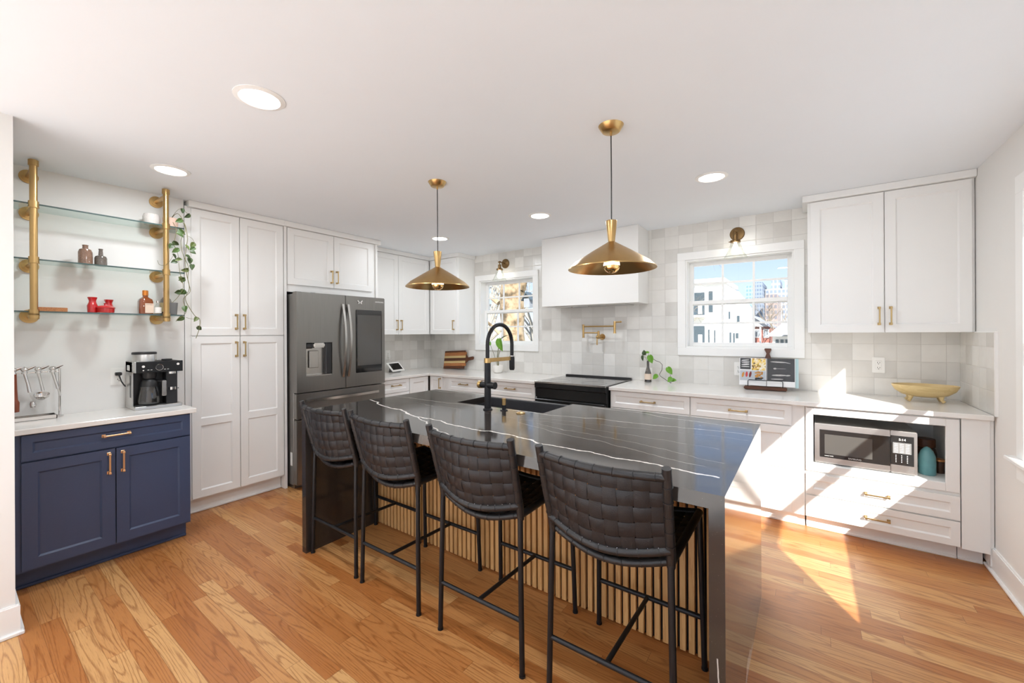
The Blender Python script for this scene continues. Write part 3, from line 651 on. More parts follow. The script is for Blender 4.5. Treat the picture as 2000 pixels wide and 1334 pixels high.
# sink: undermounted apron sink, thing of its own
t = thing('kitchen_sink', 'black granite sink set into the black island top', 'sink', (0, 0, 0))
g = G(); a, b_, c, d = sx0, sx1, sy0, 2.548; zt, zb = .866, .66
g.box(a - .012, a + .0, c, d, zb, zt); g.box(b_, b_ + .012, c, d, zb, zt); g.box(a - .012, b_ + .012, c - .012, c, zb, zt)
g.box(a - .012, b_ + .012, c - .012, d, zb - .012, zb); g.box(a + .001, b_ - .001, d - .045, d + .004, .62, .905, .006, seg=2)
g.out('basin', 'sink', t); G().lathe([(.045, 0), (.045, .004), (.03, .005), (.03, .001)], (-1.66, 2.33, zb), 20).out('drain', 'ss', t)
# ------------------------------------------------------------------ counter stools
def stool(loc, label):
    """x across, y = 0 at the back feet towards the island, z up"""
    t = thing('counter_stool', label, 'stool', loc, 0, 'woven leather counter stools at the island')
    hw = .235; kz = .665; r = .0115
    K = {s: Vector((s * .222, .010, kz)) for s in (-1, 1)}; TP = {s: Vector((s * .232, -.072, .985)) for s in (-1, 1)}; FR = {s: Vector((s * .222, .452, kz - .005)) for s in (-1, 1)}
    for s in (-1, 1):
        g = G(); g.tube([(s * hw, 0, .002), (s * .228, .004, .35), K[s]], r, 12); g.cyl((s * hw, 0, 0), (s * hw, 0, .008), .0135); g.out('leg', 'black', t)
        g = G(); g.tube([(s * hw, .475, .002), (s * .228, .463, .35), FR[s]], r, 12); g.cyl((s * hw, .475, 0), (s * hw, .475, .008), .0135); g.out('leg', 'black', t)
        # leather wrapped upright that leans back, and the seat side rail
        g = G(); g.tube([K[s] + Vector((0, .004, -.03)), K[s] + Vector((0, -.002, .02)), K[s].lerp(TP[s], .5), TP[s]], [.014, .017, .016, .015], 12)
        for k in range(1, 6): q = K[s].lerp(TP[s], k / 6.2); g.ring(q, TP[s] - K[s], .0168, .0011)
        g.tube([K[s] + Vector((0, .0, -.012)), FR[s]], .015, 12)
        g.mi = 1
        for k in range(9): q = K[s].lerp(TP[s], .06 + k * .045); g.ball(q + Vector((-s * .013, .008, 0)), .0032, 6)
        g.out('upright', ['leather2', 'rivet'], t)
    def bow(a, b, d, n=14):
        return [a.lerp(b, i / n) + Vector(d) * math.sin(PI * i / n) for i in range(n + 1)]
    top = bow(TP[-1].lerp(K[-1], .10), TP[1].lerp(K[1], .10), (0, -.030, -.006)); low = bow(K[-1].lerp(TP[-1], .10), K[1].lerp(TP[1], .10), (0, -.050, -.034))
    seatb = bow(K[-1] + Vector((0, .012, -.012)), K[1] + Vector((0, .012, -.012)), (0, -.028, -.046)); seatf = bow(FR[-1], FR[1], (0, .012, -.028))
    g = G(); g.tube(top, .0145, 12)
    for i in range(1, 14, 2): g.ring(top[i], top[i + 1] - top[i - 1], .0155, .0011)
    g.out('top_rail', 'leather2', t)
    g = G(); g.tube(low, .0155, 12)
    for i in range(1, 14, 2): g.ring(low[i], low[i + 1] - low[i - 1], .0162, .0010)
    g.mi = 1
    for i in range(1, 14): g.ball(low[i] + Vector((0, -.008, .0135)), .0032, 6)
    g.out('lower_rail', ['leather2', 'rivet'], t)
    G().tube(seatf, .015, 12).out('front_rail', 'leather2', t)
    g = G(); g.tube(seatb, .0135, 12)
    for i in range(1, 14, 2): g.ring(seatb[i], seatb[i + 1] - seatb[i - 1], .0142, .001)
    g.out('seat_rail', 'leather2', t)
    # woven leather: ribbons of real thickness passing over and under each other
    def weave(A, B, nu, nv, name, bulge):
        n = len(A) - 1
        def P(u, v, off=0):
            i = min(int(u * n), n - 1); f = u * n - i
            a = A[i].lerp(A[i + 1], f); b = B[i].lerp(B[i + 1], f); q = a.lerp(b, v) + bulge * (math.sin(PI * v) * math.sin(PI * u))
            return q
        def NRM(u, v):
            e_ = .01; du = P(min(u + e_, 1), v) - P(max(u - e_, 0), v); dv = P(u, min(v + e_, 1)) - P(u, max(v - e_, 0)); return du.cross(dv).normalized()
        g = G()
        def ribbon(fix, horiz, idx):
            cnt = nv if horiz else nu; cross = nu if horiz else nv; w0 = (fix + .04 / 1) / cnt; w1 = (fix + .96) / cnt; R = []; m_ = cross * 4
            for k in range(m_ + 1):
                s_ = k / m_; ph = s_ * cross - .5; sg = (1 if (idx % 2 == 0) else -1) * (1 if horiz else -1)
                h = .0026 * math.cos(PI * ph) * sg
                row = []
                for wv, hh in ((w0, -.0004), (w0 + .004, .0011), ((w0 + w1) / 2, .0014), (w1 - .004, .0011), (w1, -.0004)):
                    u, v = (s_, wv) if horiz else (wv, s_)
                    row.append(P(u, v) + NRM(u, v) * (h + hh))
                for wv, hh in ((w1 - .004, -.0012), ((w0 + w1) / 2, -.0014), (w0 + .004, -.0012)):
                    u, v = (s_, wv) if horiz else (wv, s_)
                    row.append(P(u, v) + NRM(u, v) * (h + hh))
                R.append(row)
            g.grid(R, close_v=True)
        for j in range(nv): ribbon(j, True, j)
        for i in range(nu): ribbon(i, False, i)
        return g.out(name, 'leather', t, ang=50)
    weave(top, low, 9, 5, 'backrest', Vector((0, -.012, 0)))
    weave(seatb, seatf, 9, 9, 'seat', Vector((0, 0, -.022)))
    # stretchers: back rail, front foot rail, and the bar joining them
    def leg_at(s, y, z): f = z / kz; return Vector((s * (hw + (.222 - hw) * f), y, z))
    g = G(); g.tube([leg_at(-1, .003, .225), leg_at(1, .003, .225)], .0095, 12); g.out('stretcher', 'black', t)
    g = G(); g.tube([leg_at(-1, .471, .215), leg_at(1, .471, .215)], .0105, 12); g.out('footrest', 'black', t)
    g = G(); g.tube([(0, .003, .225), (0, .471, .215)], .0095, 12); g.out('cross_bar', 'black', t)
    return t
s0 = stool((-2.352, 1.398, 0), 'black woven leather counter stool nearest the refrigerator')
dup(s0, (-1.815, 1.392, 0), 0, 'black woven leather counter stool second from the refrigerator')
dup(s0, (-1.185, 1.385, 0), 0, 'black woven leather counter stool third from the refrigerator, near the faucet')
dup(s0, (-.585, 1.380, 0), 0, 'black woven leather counter stool nearest the camera at the right end of the island')

# ------------------------------------------------------------------ faucet, air switch, soap pump
t = thing('kitchen_faucet', 'tall matte black and brass spring-neck faucet behind the island sink', 'faucet', (-1.672, 2.06, .914))
G().lathe([(.030, 0), (.030, .006), (.022, .010), (.020, .30), (.0185, .302)], (0, 0, 0), 24).out('post', 'black', t)
g = G(); g.tube([(0, 0, .26), (0, 0, .40)] + [(0, .135 - .135 * math.cos(a), .415 + .135 * math.sin(a)) for a in [PI * k / 16 for k in range(17)]] + [(0, .27, .38), (0, .27, .33)], .0125, 14)
for k in range(30):
    a = PI * k / 29; g.ring((0, .135 - .135 * math.cos(a), .415 + .135 * math.sin(a)), (0, math.sin(a), math.cos(a)), .0126, .0012, 12, 4)
g.out('hose', 'black', t)
g = G(); g.lathe([(.015, 0), (.0185, .01), (.0185, .085), (.0165, .095), (.013, .10)], (0, .27, .235), 20); g.out('spray_head', 'black', t)
G().lathe([(.0160, 0), (.0160, .006)], (0, .27, .330), 20).out('chrome_ring', 'chrome', t)
g = G(); g.lathe([(.0225, 0), (.0225, .030)], (0, 0, .302), 24); g.box(-.003, .003, .015, .255, .304, .330, .001); g.out('docking_arm', 'brass', t)
g = G(); g.cyl((-.050, 0, .158), (.055, 0, .158), .021, seg=24); g.cyl((.055, 0, .158), (.062, 0, .158), .023, seg=24); vo = g.out('mixer_valve', 'black', t)
g = G(); g.cyl((-.072, 0, .158), (-.050, 0, .158), .024, seg=24); g.out('valve_knob', 'brass', vo)
t = thing('soap_dispenser', 'small black and brass soap dispenser beside the faucet', 'soap dispenser', (-1.568, 2.095, .914))
G().lathe([(.024, 0), (.024, .004), (.013, .007), (.013, .035)], (0, 0, 0), 20).out('base', 'black', t)
G().lathe([(.0135, .035), (.0135, .075), (.011, .077)], (0, 0, 0), 20).out('pump_head', 'brass', t)
tag(G().lathe([(.028, 0), (.028, .004), (.022, .008), (.001, .009)], (0, 0, 0), 24).out('air_switch', 'brass', loc=(-1.425, 2.075, .914)), 'round brass push button on the island right of the soap dispenser', 'button')

# ------------------------------------------------------------------ range, hood, pot filler
t = thing('electric_range', 'black slide-in electric range below the white hood', 'range', (-1.852, 3.50, 0))
g = G(); g.box(-.378, .378, .035, .685, .03, .905, .003); g.out('body', 'rng', t)
g = G(); g.box(-.378, .378, .0, .655, .905, .922, .004); g.out('cooktop', 'cook', t)
g = G(); g.box(-.378, .378, -.006, .003, .908, .926, .001); g.out('front_trim', 'ssrail', t)
g = G(); g.box(-.378, .378, .655, .687, .905, .938, .003); g.out('rear_lip', 'bplas', t)
g = G(); g.prism([(-.004, .905), (-.004, .862), (.018, .852), (.018, .765), (.04, .76), (.04, .905)], -.378, .378, 'yz'); g.out('control_panel', 'rng', t)
g = G(); g.box(-.372, .372, -.012, .034, .180, .752, .005); od = g.out('oven_door', 'rng', t)
g = G(); g.box(-.29, .29, -.0135, -.010, .30, .60, .001); g.out('door_window', 'bglass', od)
g = G(); g.box(-.365, .365, -.055, -.040, .700, .730, .004); g.box(-.36, -.335, -.042, -.010, .705, .726); g.box(.335, .36, -.042, -.010, .705, .726); g.out('handle', 'rng', od)
g = G(); g.box(-.372, .372, -.010, .034, .035, .172, .005); g.out('storage_drawer', 'rng', t)
for bx, by, br in ((-.19, .18, .105), (.19, .17, .12), (-.19, .47, .08), (.19, .47, .085), (0, .5, .05)):
    G().ring((bx, by, .9222), (0, 0, 1), br, .0008, 40, 4).out('burner_ring', 'thread', t)
t = thing('range_hood', 'plain white boxed range hood reaching the ceiling', 'hood', (0, 0, 0))
g = G(); g.box(-2.376, -1.30, 3.885, YB - .001, 1.695, ZC - .001, .002); g.out('hood_box', 'wall', t)
g = G(); g.box(-2.24, -1.44, 3.93, 4.16, 1.685, 1.696, .003); g.out('filter_insert', 'ss', t)
for k in (-.2, 0, .2): G().lathe([(.012, 0), (.010, -.006), (.001, -.007)], (-1.84 + k, 3.95, 1.685), 12).out('control_button', 'chrome', t)
t = thing('pot_filler', 'brass folding pot filler on the tiled wall above the range', 'faucet', (-1.80, YB, 1.362))
g = G(); g.cyl((0, 0, 0), (0, -.008, 0), .033, seg=24); g.cyl((0, -.008, 0), (0, -.012, 0), .026, seg=24); g.cyl((0, -.01, 0), (0, -.115, 0), .012, seg=16); g.out('wall_flange', 'brass', t)
yy = -.105
g = G(); g.lathe([(.014, -.02), (.016, -.015), (.014, .03), (.012, .058), (.006, .064)], (0, yy, 0), 16); g.ball((-.0, yy - .028, 0), .016, 12); lv = g.out('valve', 'brass', t)
g = G(); g.cyl((-.002, yy - .030, -.005), (-.002, yy - .032, -.085), .0065, .0075); g.out('lever', 'brass', lv)
g = G(); g.cyl((0, yy, .044), (-.165, yy - .02, .044), .0078); g.lathe([(.014, -.035), (.014, -.03), (.012, -.028), (.012, .100), (.014, .102), (.014, .108)], (-.165, yy - .02, .026), 16); g.out('lower_arm', 'brass', t)
g = G(); g.cyl((-.165, yy - .02, .112), (.185, yy - .035, .112), .0078); g.out('upper_arm', 'brass', t)
g = G(); g.lathe([(.017, -.065), (.014, -.058), (.0125, -.04), (.0125, .055), (.010, .06)], (.195, yy - .035, .102), 16); sp_ = g.out('spout', 'brass', t)
g = G(); g.cyl((.195, yy - .035, .152), (.272, yy - .055, .154), .0065, .009); g.out('lever', 'brass', sp_)

# ------------------------------------------------------------------ pendants, sconces, downlights
def pendant(loc, label):
    t = thing('pendant_lamp', label, 'pendant lamp', loc, 0, 'brass cone pendants over the island'); x, y, zc = 0, 0, 0
    D = -(ZC - 1.722)
    G().lathe([(.062, -.0005), (.060, -.004), (.044, -.030), (.040, -.032), (.006, -.033), (.005, -.050), (.001, -.052)], (0, 0, 0), 32).out('canopy', 'brass', t)
    G().tube([(0, 0, -.04), (.001, 0, -.25), (0, .001, D + .24)], .0032, 8).out('cord', 'bplas', t)
    g = G()
    g.lathe([(.002, .243), (.027, .243), (.0278, .240), (.0165, .138), (.026, .132), (.10, .088), (.185, .034), (.2145, .006), (.2155, .001), (.2135, .001), (.183, .031), (.098, .084), (.026, .127), (.003, .128)], (0, 0, D), 56)
    g.out('lamp_shade', 'brass', t)
    G().lathe([(.016, .127), (.016, .085), (.014, .08)], (0, 0, D), 20).out('lamp_socket', 'oldbrass', t)
    g = G(); g.lathe([(.012, .082), (.022, .066), (.036, .042), (.0405, .018)], (0, 0, D), 24); bu = g.out('bulb', 'bulbglow', t)
    g = G(); g.lathe([(.0407, .018), (.038, .004), (.030, -.008), (.016, -.017), (.001, -.020)], (0, 0, D), 24); g.out('mirrored_tip', 'bulbgold', bu)
    return t
p1 = pendant((-.79, 1.96, ZC), 'brass cone pendant lamp hanging over the near right end of the island')
dup(p1, (-2.045, 1.985, ZC), 0, 'brass cone pendant lamp hanging over the far left end of the island')
def lamp(name, kind, loc, energy, color, size=.1, rot=(0, 0, 0), spread=None, parent=None):
    l = bpy.data.lights.new(name, kind); l.energy = energy; l.color = color
    if kind == 'AREA': l.shape = 'DISK'; l.size = size
    else: l.shadow_soft_size = size
    if spread: l.spread = spread
    ob = bpy.data.objects.new(name, l); COL.objects.link(ob); ob.location = loc; ob.rotation_euler = rot
    if parent: ob.parent = parent
    return ob
WARM = (1, .74, .46)
for x, y in ((-.79, 1.96), (-2.045, 1.985)): lamp('pendant_light', 'POINT', (x, y, 1.722 + .066), 1.6, WARM, .02)
def sconce(loc, label):
    t = thing('wall_sconce', label, 'wall lamp', loc, 0, 'brass and clear glass sconces above the windows')
    G().lathe([(.060, 0), (.060, .006), (.054, .012), (.030, .014), (.012, .020), (.001, .022)], (0, 0, 0), 32, (0, -1, 0)).out('wall_plate', 'oldbrass', t)
    g = G(); g.tube([(0, -.015, 0), (0, -.115, .004)], .0065, 10); g.ball((0, -.125, .004), .014, 12); g.cyl((-.02, -.125, .004), (.02, -.125, .004), .008); g.out('arm', 'oldbrass', t)
    g = G(); g.lathe([(.007, 0), (.007, -.025), (.020, -.030), (.021, -.072), (.024, -.075), (.040, -.080), (.041, -.098), (.036, -.100)], (0, -.125, 0), 24); g.cyl((-.052, -.125, -.088), (-.038, -.125, -.088), .004); g.out('socket_cup', 'oldbrass', t)
    g = G(); g.lathe([(.034, -.098), (.040, -.115), (.052, -.150), (.072, -.195), (.094, -.232), (.095, -.234), (.092, -.232), (.070, -.194), (.050, -.149), (.038, -.114), (.032, -.098)], (0, -.125, 0), 32); g.out('glass_shade', 'clear', t)
    g = G(); g.lathe([(.010, -.095), (.012, -.115), (.026, -.150), (.030, -.170), (.024, -.192), (.001, -.202)], (0, -.125, 0), 20); g.out('bulb', 'filament', t)
    return t
s1 = sconce((-.503, YB, 2.290), 'brass sconce with clear glass shade above the right window')
dup(s1, (-3.103, YB, 2.290), 0, 'brass sconce with clear glass shade above the tree window')
for x in (-.503, -3.103): lamp('sconce_light', 'POINT', (x, YB - .125, 2.12), 2.0, (1, .88, .72), .03)
cans = [((-1.94, .82), 'large recessed ceiling downlight nearest the camera'), ((-3.24, .85), 'recessed ceiling downlight in front of the brass pipe shelf'), ((-3.23, 3.17), 'recessed ceiling downlight behind the far pendant cord'),
        ((-1.90, 3.08), 'recessed ceiling downlight between the two pendants in front of the hood'), ((-.51, 3.0), 'recessed ceiling downlight in front of the right window')]
FILL_CANS = [(-.30, .80), (-1.94, -1.2), (-3.2, -1.2), (-.3, -1.2)]  # added fill lights out of view, given dummy can fixtures
c0 = None
for (x, y), lb in cans:
    if c0 is None:
        c0 = thing('ceiling_downlight', lb, 'ceiling light', (x, y, ZC), 0, 'recessed ceiling downlights')
        G().lathe([(.100, -.0005), (.100, -.003), (.080, -.008), (.076, -.004), (.076, -.0006)], (0, 0, 0), 40).out('trim_ring', 'trim', c0)
        G().lathe([(.0755, -.0012), (.0755, -.005), (.001, -.005)], (0, 0, 0), 40).out('lens', 'lens', c0)
    else: dup(c0, (x, y, ZC), 0, lb)
for x, y in FILL_CANS: dup(c0, (x, y, ZC), 0, 'added fill downlight in the ceiling, out of view, brightening the room')
for x, y in [c[0] for c in cans] + FILL_CANS:
    lamp('downlight_and_fill_lamp', 'AREA', (x, y, ZC - .012), 6.0, (.90, .95, 1), .14)  # covers the visible cans and the added fill lamps
# ------------------------------------------------------------------ refrigerator (local x = world y, local y = depth to the left wall)
FX, FY0, FY1 = -3.70, 1.860, 2.806
t = thing('refrigerator', 'dark stainless french-door refrigerator with a touch screen', 'refrigerator', (FX, 0, 0), R90)
g = G(); g.box(FY0 + .006, FY1 - .006, .075, .74, .035, 1.775, .004); g.box(FY0 + .02, FY1 - .02, .09, .70, 0, .035); g.out('case', 'dkss', t)
mid = 2.336
# left door with a recessed dispenser
g = G(); a, b_ = FY0, mid - .003; d0, d1, dz0, dz1 = 1.945, 2.198, 1.018, 1.328
for bx in ((a, d0, .878, 1.788), (d1, b_, .878, 1.788), (d0, d1, .878, dz0), (d0, d1, dz1, 1.788)): g.box(bx[0], bx[1], 0, .068, bx[2], bx[3])
g.box(d0, d1, .055, .068, dz0, dz1); dl = g.out('door', 'dkss', t)
g = G(); g.box(d0 + .002, d1 - .002, .048, .056, dz0 + .004, dz1 - .004); g.box(d0, d1, .004, .05, dz0, dz0 + .010); g.out('dispenser_recess', 'ssrail', dl)
g = G(); g.box(d1 - .06, d1 - .002, .006, .05, dz0 + .012, dz1 - .002, .004); g.box(d0 + .002, d0 + .07, .004, .05, dz1 - .055, dz1 - .002, .01); g.out('dispenser_side', 'bplas', dl)
g = G(); g.box(d0 + .075, d1 - .065, .004, .046, dz1 - .048, dz1 - .004, .010, seg=2); g.out('dispenser_nozzle', 'chrome', dl)
g = G(); g.box(d0 + .045, d0 + .135, .030, .040, dz0 + .075, dz0 + .235, .004); g.out('dispenser_paddle', 'ssrail', dl)
g = G(); g.box(mid + .003, FY1, 0, .068, .878, 1.788, .006, seg=2); dr = g.out('door', 'dkss', t)
g = G(); g.box(2.452, 2.764, -.006, .002, 1.012, 1.652, .006, seg=2); sc_ = g.out('touch_screen', 'bglass', dr)
G().box(2.468, 2.750, -.0068, -.0055, 1.085, 1.600).out('display', 'screen', sc_)
for ys, par in ((mid - .030, dl), (mid + .026, dr)):
    g = G(); R_ = []
    for k in range(17):
        f_ = k / 16; z_ = .985 + .715 * f_; o_ = -.016 - .050 * math.sin(PI * f_); R_.append([(ys - .011, o_, z_), (ys + .011, o_, z_), (ys + .011, o_ + .012, z_), (ys - .011, o_ + .012, z_)])
    V = g.grid(R_, close_v=True); g.bm.faces.new(V[0]); g.bm.faces.new(V[-1]); g.box(ys - .010, ys + .010, -.014, 0, .985, 1.01); g.box(ys - .010, ys + .010, -.014, 0, 1.675, 1.70); g.out('handle', 'ssrail', par)
for z_0, z_1, hz in ((.640, .868, .800), (.050, .630, .565)):
    g = G(); g.box(FY0, FY1, 0, .068, z_0, z_1, .006, seg=2); dw = g.out('drawer', 'dkss', t)
    g = G(); R_ = []
    for k in range(17):
        f_ = k / 16; y_ = 1.935 + .78 * f_; o_ = -.016 - .034 * math.sin(PI * f_); R_.append([(y_, o_, hz - .012), (y_, o_, hz + .012), (y_, o_ + .012, hz + .012), (y_, o_ + .012, hz - .012)])
    V = g.grid(R_, close_v=True); g.bm.faces.new(V[0]); g.bm.faces.new(V[-1]); g.box(1.935, 1.96, -.014, 0, hz - .011, hz + .011); g.box(2.69, 2.715, -.014, 0, hz - .011, hz + .011); g.out('handle', 'ssrail', dw)
text('SAMSUNG', .020, 'inkw', dr, facing(2.735, -.0014, 1.742, 1.15))
# small chrome butterfly-like emblem
g = G()
for sx in (-1, 1):
    g.prism([(2.50 + sx * .002, 1.728), (2.50 + sx * .026, 1.752), (2.50 + sx * .030, 1.738), (2.50 + sx * .014, 1.728), (2.50 + sx * .024, 1.712), (2.50 + sx * .008, 1.714)], -.005, -.0012)
g.out('emblem', 'chrome', dr)
g = G(); g.box(FY0 + .0055, FY0 + .0062, .10, .135, .21, .33); la = g.out('energy_label', 'whitelab', t)
for k in range(3): pass
g = G(); g.box(1.90, 1.96, .10, .16, 1.775, 1.80, .004); g.box(2.02, 2.06, .05, .10, 1.788, 1.795); g.out('hinge_cover', 'bplas', t)

# ------------------------------------------------------------------ microwave
t = thing('microwave_oven', 'stainless steel microwave oven in the open niche under the counter', 'microwave', (0, 3.612, .4835))
g = G(); g.box(.046, .567, .012, .36, .008, .278, .003)
for fx in (.07, .54): g.cyl((fx, .05, 0), (fx, .05, .01), .01); g.cyl((fx, .33, 0), (fx, .33, .01), .01)
g.out('case', 'ss', t)
g = G(); g.box(.044, .440, -.012, .012, .006, .279, .004, seg=2); do = g.out('door', 'ss', t)
g = G(); g.box(.072, .440, -.0135, -.011, .046, .238, .004); wi = g.out('door_window', 'bglass', do)
g = G(); g.box(.100, .352, -.0142, -.0133, .072, .208, .001); g.out('inner_window', 'screen', wi)
g = G(); g.box(.442, .568, -.012, .012, .006, .279, .004, seg=2); cp = g.out('control_panel', 'ss', t)
g = G(); g.box(.442, .552, -.0135, -.011, .060, .248, .003); kp = g.out('keypad', 'bglass', cp)
g = G(); g.box(.452, .540, -.0141, -.0133, .135, .205); g.out('key_field', 'ww', kp)
g = G()
for r_ in range(6):
    for c_ in range(3): g.box(.459 + c_ * .027, .477 + c_ * .027, -.0145, -.0139, .142 + r_ * .0103, .1445 + r_ * .0103)
for r_ in range(5):
    for c_ in range(3): q = .467 + c_ * .027; g.box(q - .002, q + .002, -.0142, -.0134, .078 + r_ * .0105, .0825 + r_ * .0105)
g.out('key_print', 'inkw', kp)
text('5:14', .020, 'inkw', kp, facing(.497, -.0138, .224))
text('SAMSUNG', .0135, 'inkw', do, facing(.262, -.0140, .058, 1.1))
text('ceramic inside', .0085, 'inkw', do, facing(.124, -.0140, .060))
g = G()
for k in range(4):
    for q in range(5): g.box(.525 + q * .006, .528 + q * .006, -.0125, -.0118, .018 + k * .008, .022 + k * .008)
g.out('vent_dots', 'ww', cp)
# jars beside the microwave
ZM = .4825
t = thing('glass_jar', 'large dark amber glass jar with a wooden lid behind the teal candle', 'jar', (.655, 3.905, ZM))
G().lathe([(.052, 0), (.056, .006), (.056, .10), (.050, .13), (.044, .14), (.001, .141)], (0, 0, 0), 28).out('body', 'amber', t); G().lathe([(.050, .141), (.050, .19), (.047, .195), (.001, .195)], (0, 0, 0), 28).out('lid', 'walnut', t)
g = G(); g.lathe([(.038, 0), (.042, .006), (.043, .08), (.040, .12), (.030, .15), (.014, .172), (.001, .178)], (0, 0, 0), 24)
tag(g.out('pillar_candle', 'teal', loc=(.630, 3.715, ZM)), 'teal rounded candle beside the microwave', 'candle')
t = thing('glass_jar', 'small amber glass jar with copper lid right of the teal candle', 'jar', (.705 - .045, 3.79, ZM)); t.location = (.702, 3.80, ZM)
G().lathe([(.026, 0), (.028, .005), (.028, .075), (.001, .076)], (0, 0, 0), 24).out('body', 'amber', t); G().lathe([(.030, .077), (.030, .088), (.006, .093), (.001, .094)], (0, 0, 0), 24).out('lid', 'copper', t)

# ------------------------------------------------------------------ outlets
def outlet(loc, rz, label, w_=.075, plug=None):
    t = thing('wall_outlet', label, 'outlet', loc, rz)
    G().box(-w_ / 2, w_ / 2, -.006, -.0003, -.060, .060, .003, seg=2).out('cover_plate', 'wplas', t)
    g = G(); g.box(-.018, .018, -.009, -.005, -.034, .034, .002); so = g.out('socket', 'wplas', t)
    g = G()
    for z_ in (-.019, .019):
        g.box(-.008, -.0055, -.0096, -.0086, z_ - .005, z_ + .005); g.box(.0055, .008, -.0096, -.0086, z_ - .004, z_ + .004); g.cyl((0, -.0086, z_ - .010), (0, -.0096, z_ - .010), .0028)
    g.out('slots', 'slot', so)
    return t
outlet((.448, YB, 1.148), 0, 'white wall outlet under the large right wall cabinet')
outlet((-.495, YB, 1.075), 0, 'white wall outlet behind the left edge of the cookbook')
outlet((XL, 3.43, 1.13), R90, 'white wall outlet above the small smart display')
outlet((XN, .725, 1.120), R90, 'white wall outlet with a black plug left of the coffee maker', .085)
outlet((XR - .008, 3.99, 1.148), -R90, 'white wall outlet on the tiled return') if False else None
t = thing('smart_display', 'small white smart display tablet leaning on the corner countertop', 'tablet', (-4.27, 3.43, .9145), R90 + .25)
mm = Matrix.Rotation(-.75, 4, 'X')
def under(ob, par):
    ob.matrix_parent_inverse = (Matrix.Translation(par.location) @ Matrix.Rotation(par.rotation_euler.z, 4, 'Z')).inverted()
    return ob
under(G().box(XL + .0092, XL + .040, 3.415, 3.445, 1.095, 1.13, .004).out('plug', 'wplas', t), t)
under(G().tube([(XL + .03, 3.43, 1.095), (XL + .05, 3.43, 1.03), (XL + .05, 3.42, .96), (XL + .09, 3.42, .925)], .002, 6).out('cable', 'wplas', t), t)
G().box(-.125, .125, -.006, .004, 0, .150, .004, m=Matrix.Translation((0, -.02, .012)) @ mm, seg=2).out('body', 'wplas', t)
G().box(-.098, .098, -.0068, -.0058, .024, .128, m=Matrix.Translation((0, -.02, .012)) @ mm).out('display', 'bglass', t)
g = G(); g.prism([(-.015, 0), (.10, 0), (.085, .070), (.0, .012)], -.05, .05, 'yz'); g.out('stand', 'ww', t)

# ------------------------------------------------------------------ coffee maker
t = thing('coffee_maker', 'black and steel drip coffee and espresso maker on the coffee bar', 'coffee maker', (-3.64, 0, .900), R90)
X0, X1 = .757, 1.016
g = G(); g.box(X0, X1, 0, .22, 0, .022, .003); g.box(X0, X0 + .006, .06, .22, .022, .325); g.box(X0, X0 + .012, 0, .22, .250, .325, .003); g.out('steel_base', 'ss', t)
g = G(); g.box(X0 + .006, X1, .105, .22, .022, .322, .004); g.box(X0 + .012, X1 + .001, .004, .20, .250, .322, .004); g.box(X0 + .010, X0 + .165, .006, .11, .0225, .030, .002); g.box(X0 + .172, X1 - .024, .020, .12, .0225, .250, .003)
g.out('housing', 'bplas', t)
g = G(); g.box(X0 + .008, X1 + .002, -.002, .005, .248, .324, .002); cp = g.out('control_panel', 'rng', t)
g = G(); g.cyl((X0 + .128, -.002, .283), (X0 + .128, -.016, .283), .019, seg=24); g.out('dial', 'bplas', cp); G().ring((X0 + .128, -.012, .283), (0, 1, 0), .0200, .0022, 24).out('dial_ring', 'chrome', cp)
for bx, bz, r_ in ((X0 + .045, .292, .008), (X1 - .026, .300, .008), (X0 + .045, .266, .004)): G().cyl((bx, -.002, bz), (bx, -.005, bz), r_, seg=16).out('button', 'inkw', cp)
g = G()
for a in (.066, .082, .155, .172): g.box(X0 + a, X0 + a + .010, -.0026, -.0018, .266, .269)
g.out('panel_print', 'inkw', cp)
g = G(); g.lathe([(.066, .322), (.066, .372), (.064, .376)], (X0 + .075, .11, 0), 32); rs = g.out('water_tank', 'ss', t); g = G(); g.lathe([(.067, .372), (.067, .384), (.063, .388), (.001, .388)], (X0 + .075, .11, 0), 32); g.out('tank_lid', 'bplas', rs)
g = G(); g.lathe([(.030, .324), (.030, .334), (.001, .336)], (X1 - .06, .11, 0), 24); g.out('portafilter_cap', 'bplas', t)
for z_ in (.232, .118):
    g = G(); g.lathe([(.030, 0), (.030, .020)], (X1 - .052, .042, z_), 24); g.box(X1 - .024, X1 - .012, .03, .05, z_ + .004, z_ + .012, .001); g.out('steel_band', 'chrome', t)
g = G(); g.box(X0 - .006, X0, .10, .16, .262, .300, .004); g.out('side_label', 'chrome', t)
g = G(); g.prism([(.085, .08), (.115, .08), (.115, .23), (.085, .23)], X0 - .0008, X0 + .0002, 'yz'); g.out('level_window', 'bplas', t)
cx_ = X0 + .088
g = G(); g.lathe([(.050, .032), (.062, .036), (.064, .06), (.058, .11), (.048, .155), (.044, .175), (.042, .175), (.046, .155), (.056, .11), (.062, .06), (.060, .038), (.001, .036)], (cx_, .052, 0), 32); ca = g.out('carafe', 'smoke', t)
g = G(); g.lathe([(.049, .148), (.047, .180), (.040, .195), (.030, .205), (.001, .207)], (cx_, .052, 0), 32); g.lathe([(.036, .207), (.04, .25)], (cx_, .052, 0), 24); g.out('carafe_lid', 'bplas', ca)
g = G(); g.tube([(cx_ + .040, .03, .185), (cx_ + .062, .0, .185), (cx_ + .066, -.005, .15), (cx_ + .058, .0, .085)], [.010, .012, .012, .010], 10); ha = g.out('carafe_handle', 'bplas', ca)
g = G(); g.box(cx_ + .052, cx_ + .076, -.022, -.015, .085, .190, .003); g.out('handle_plate', 'ssrail', ha)

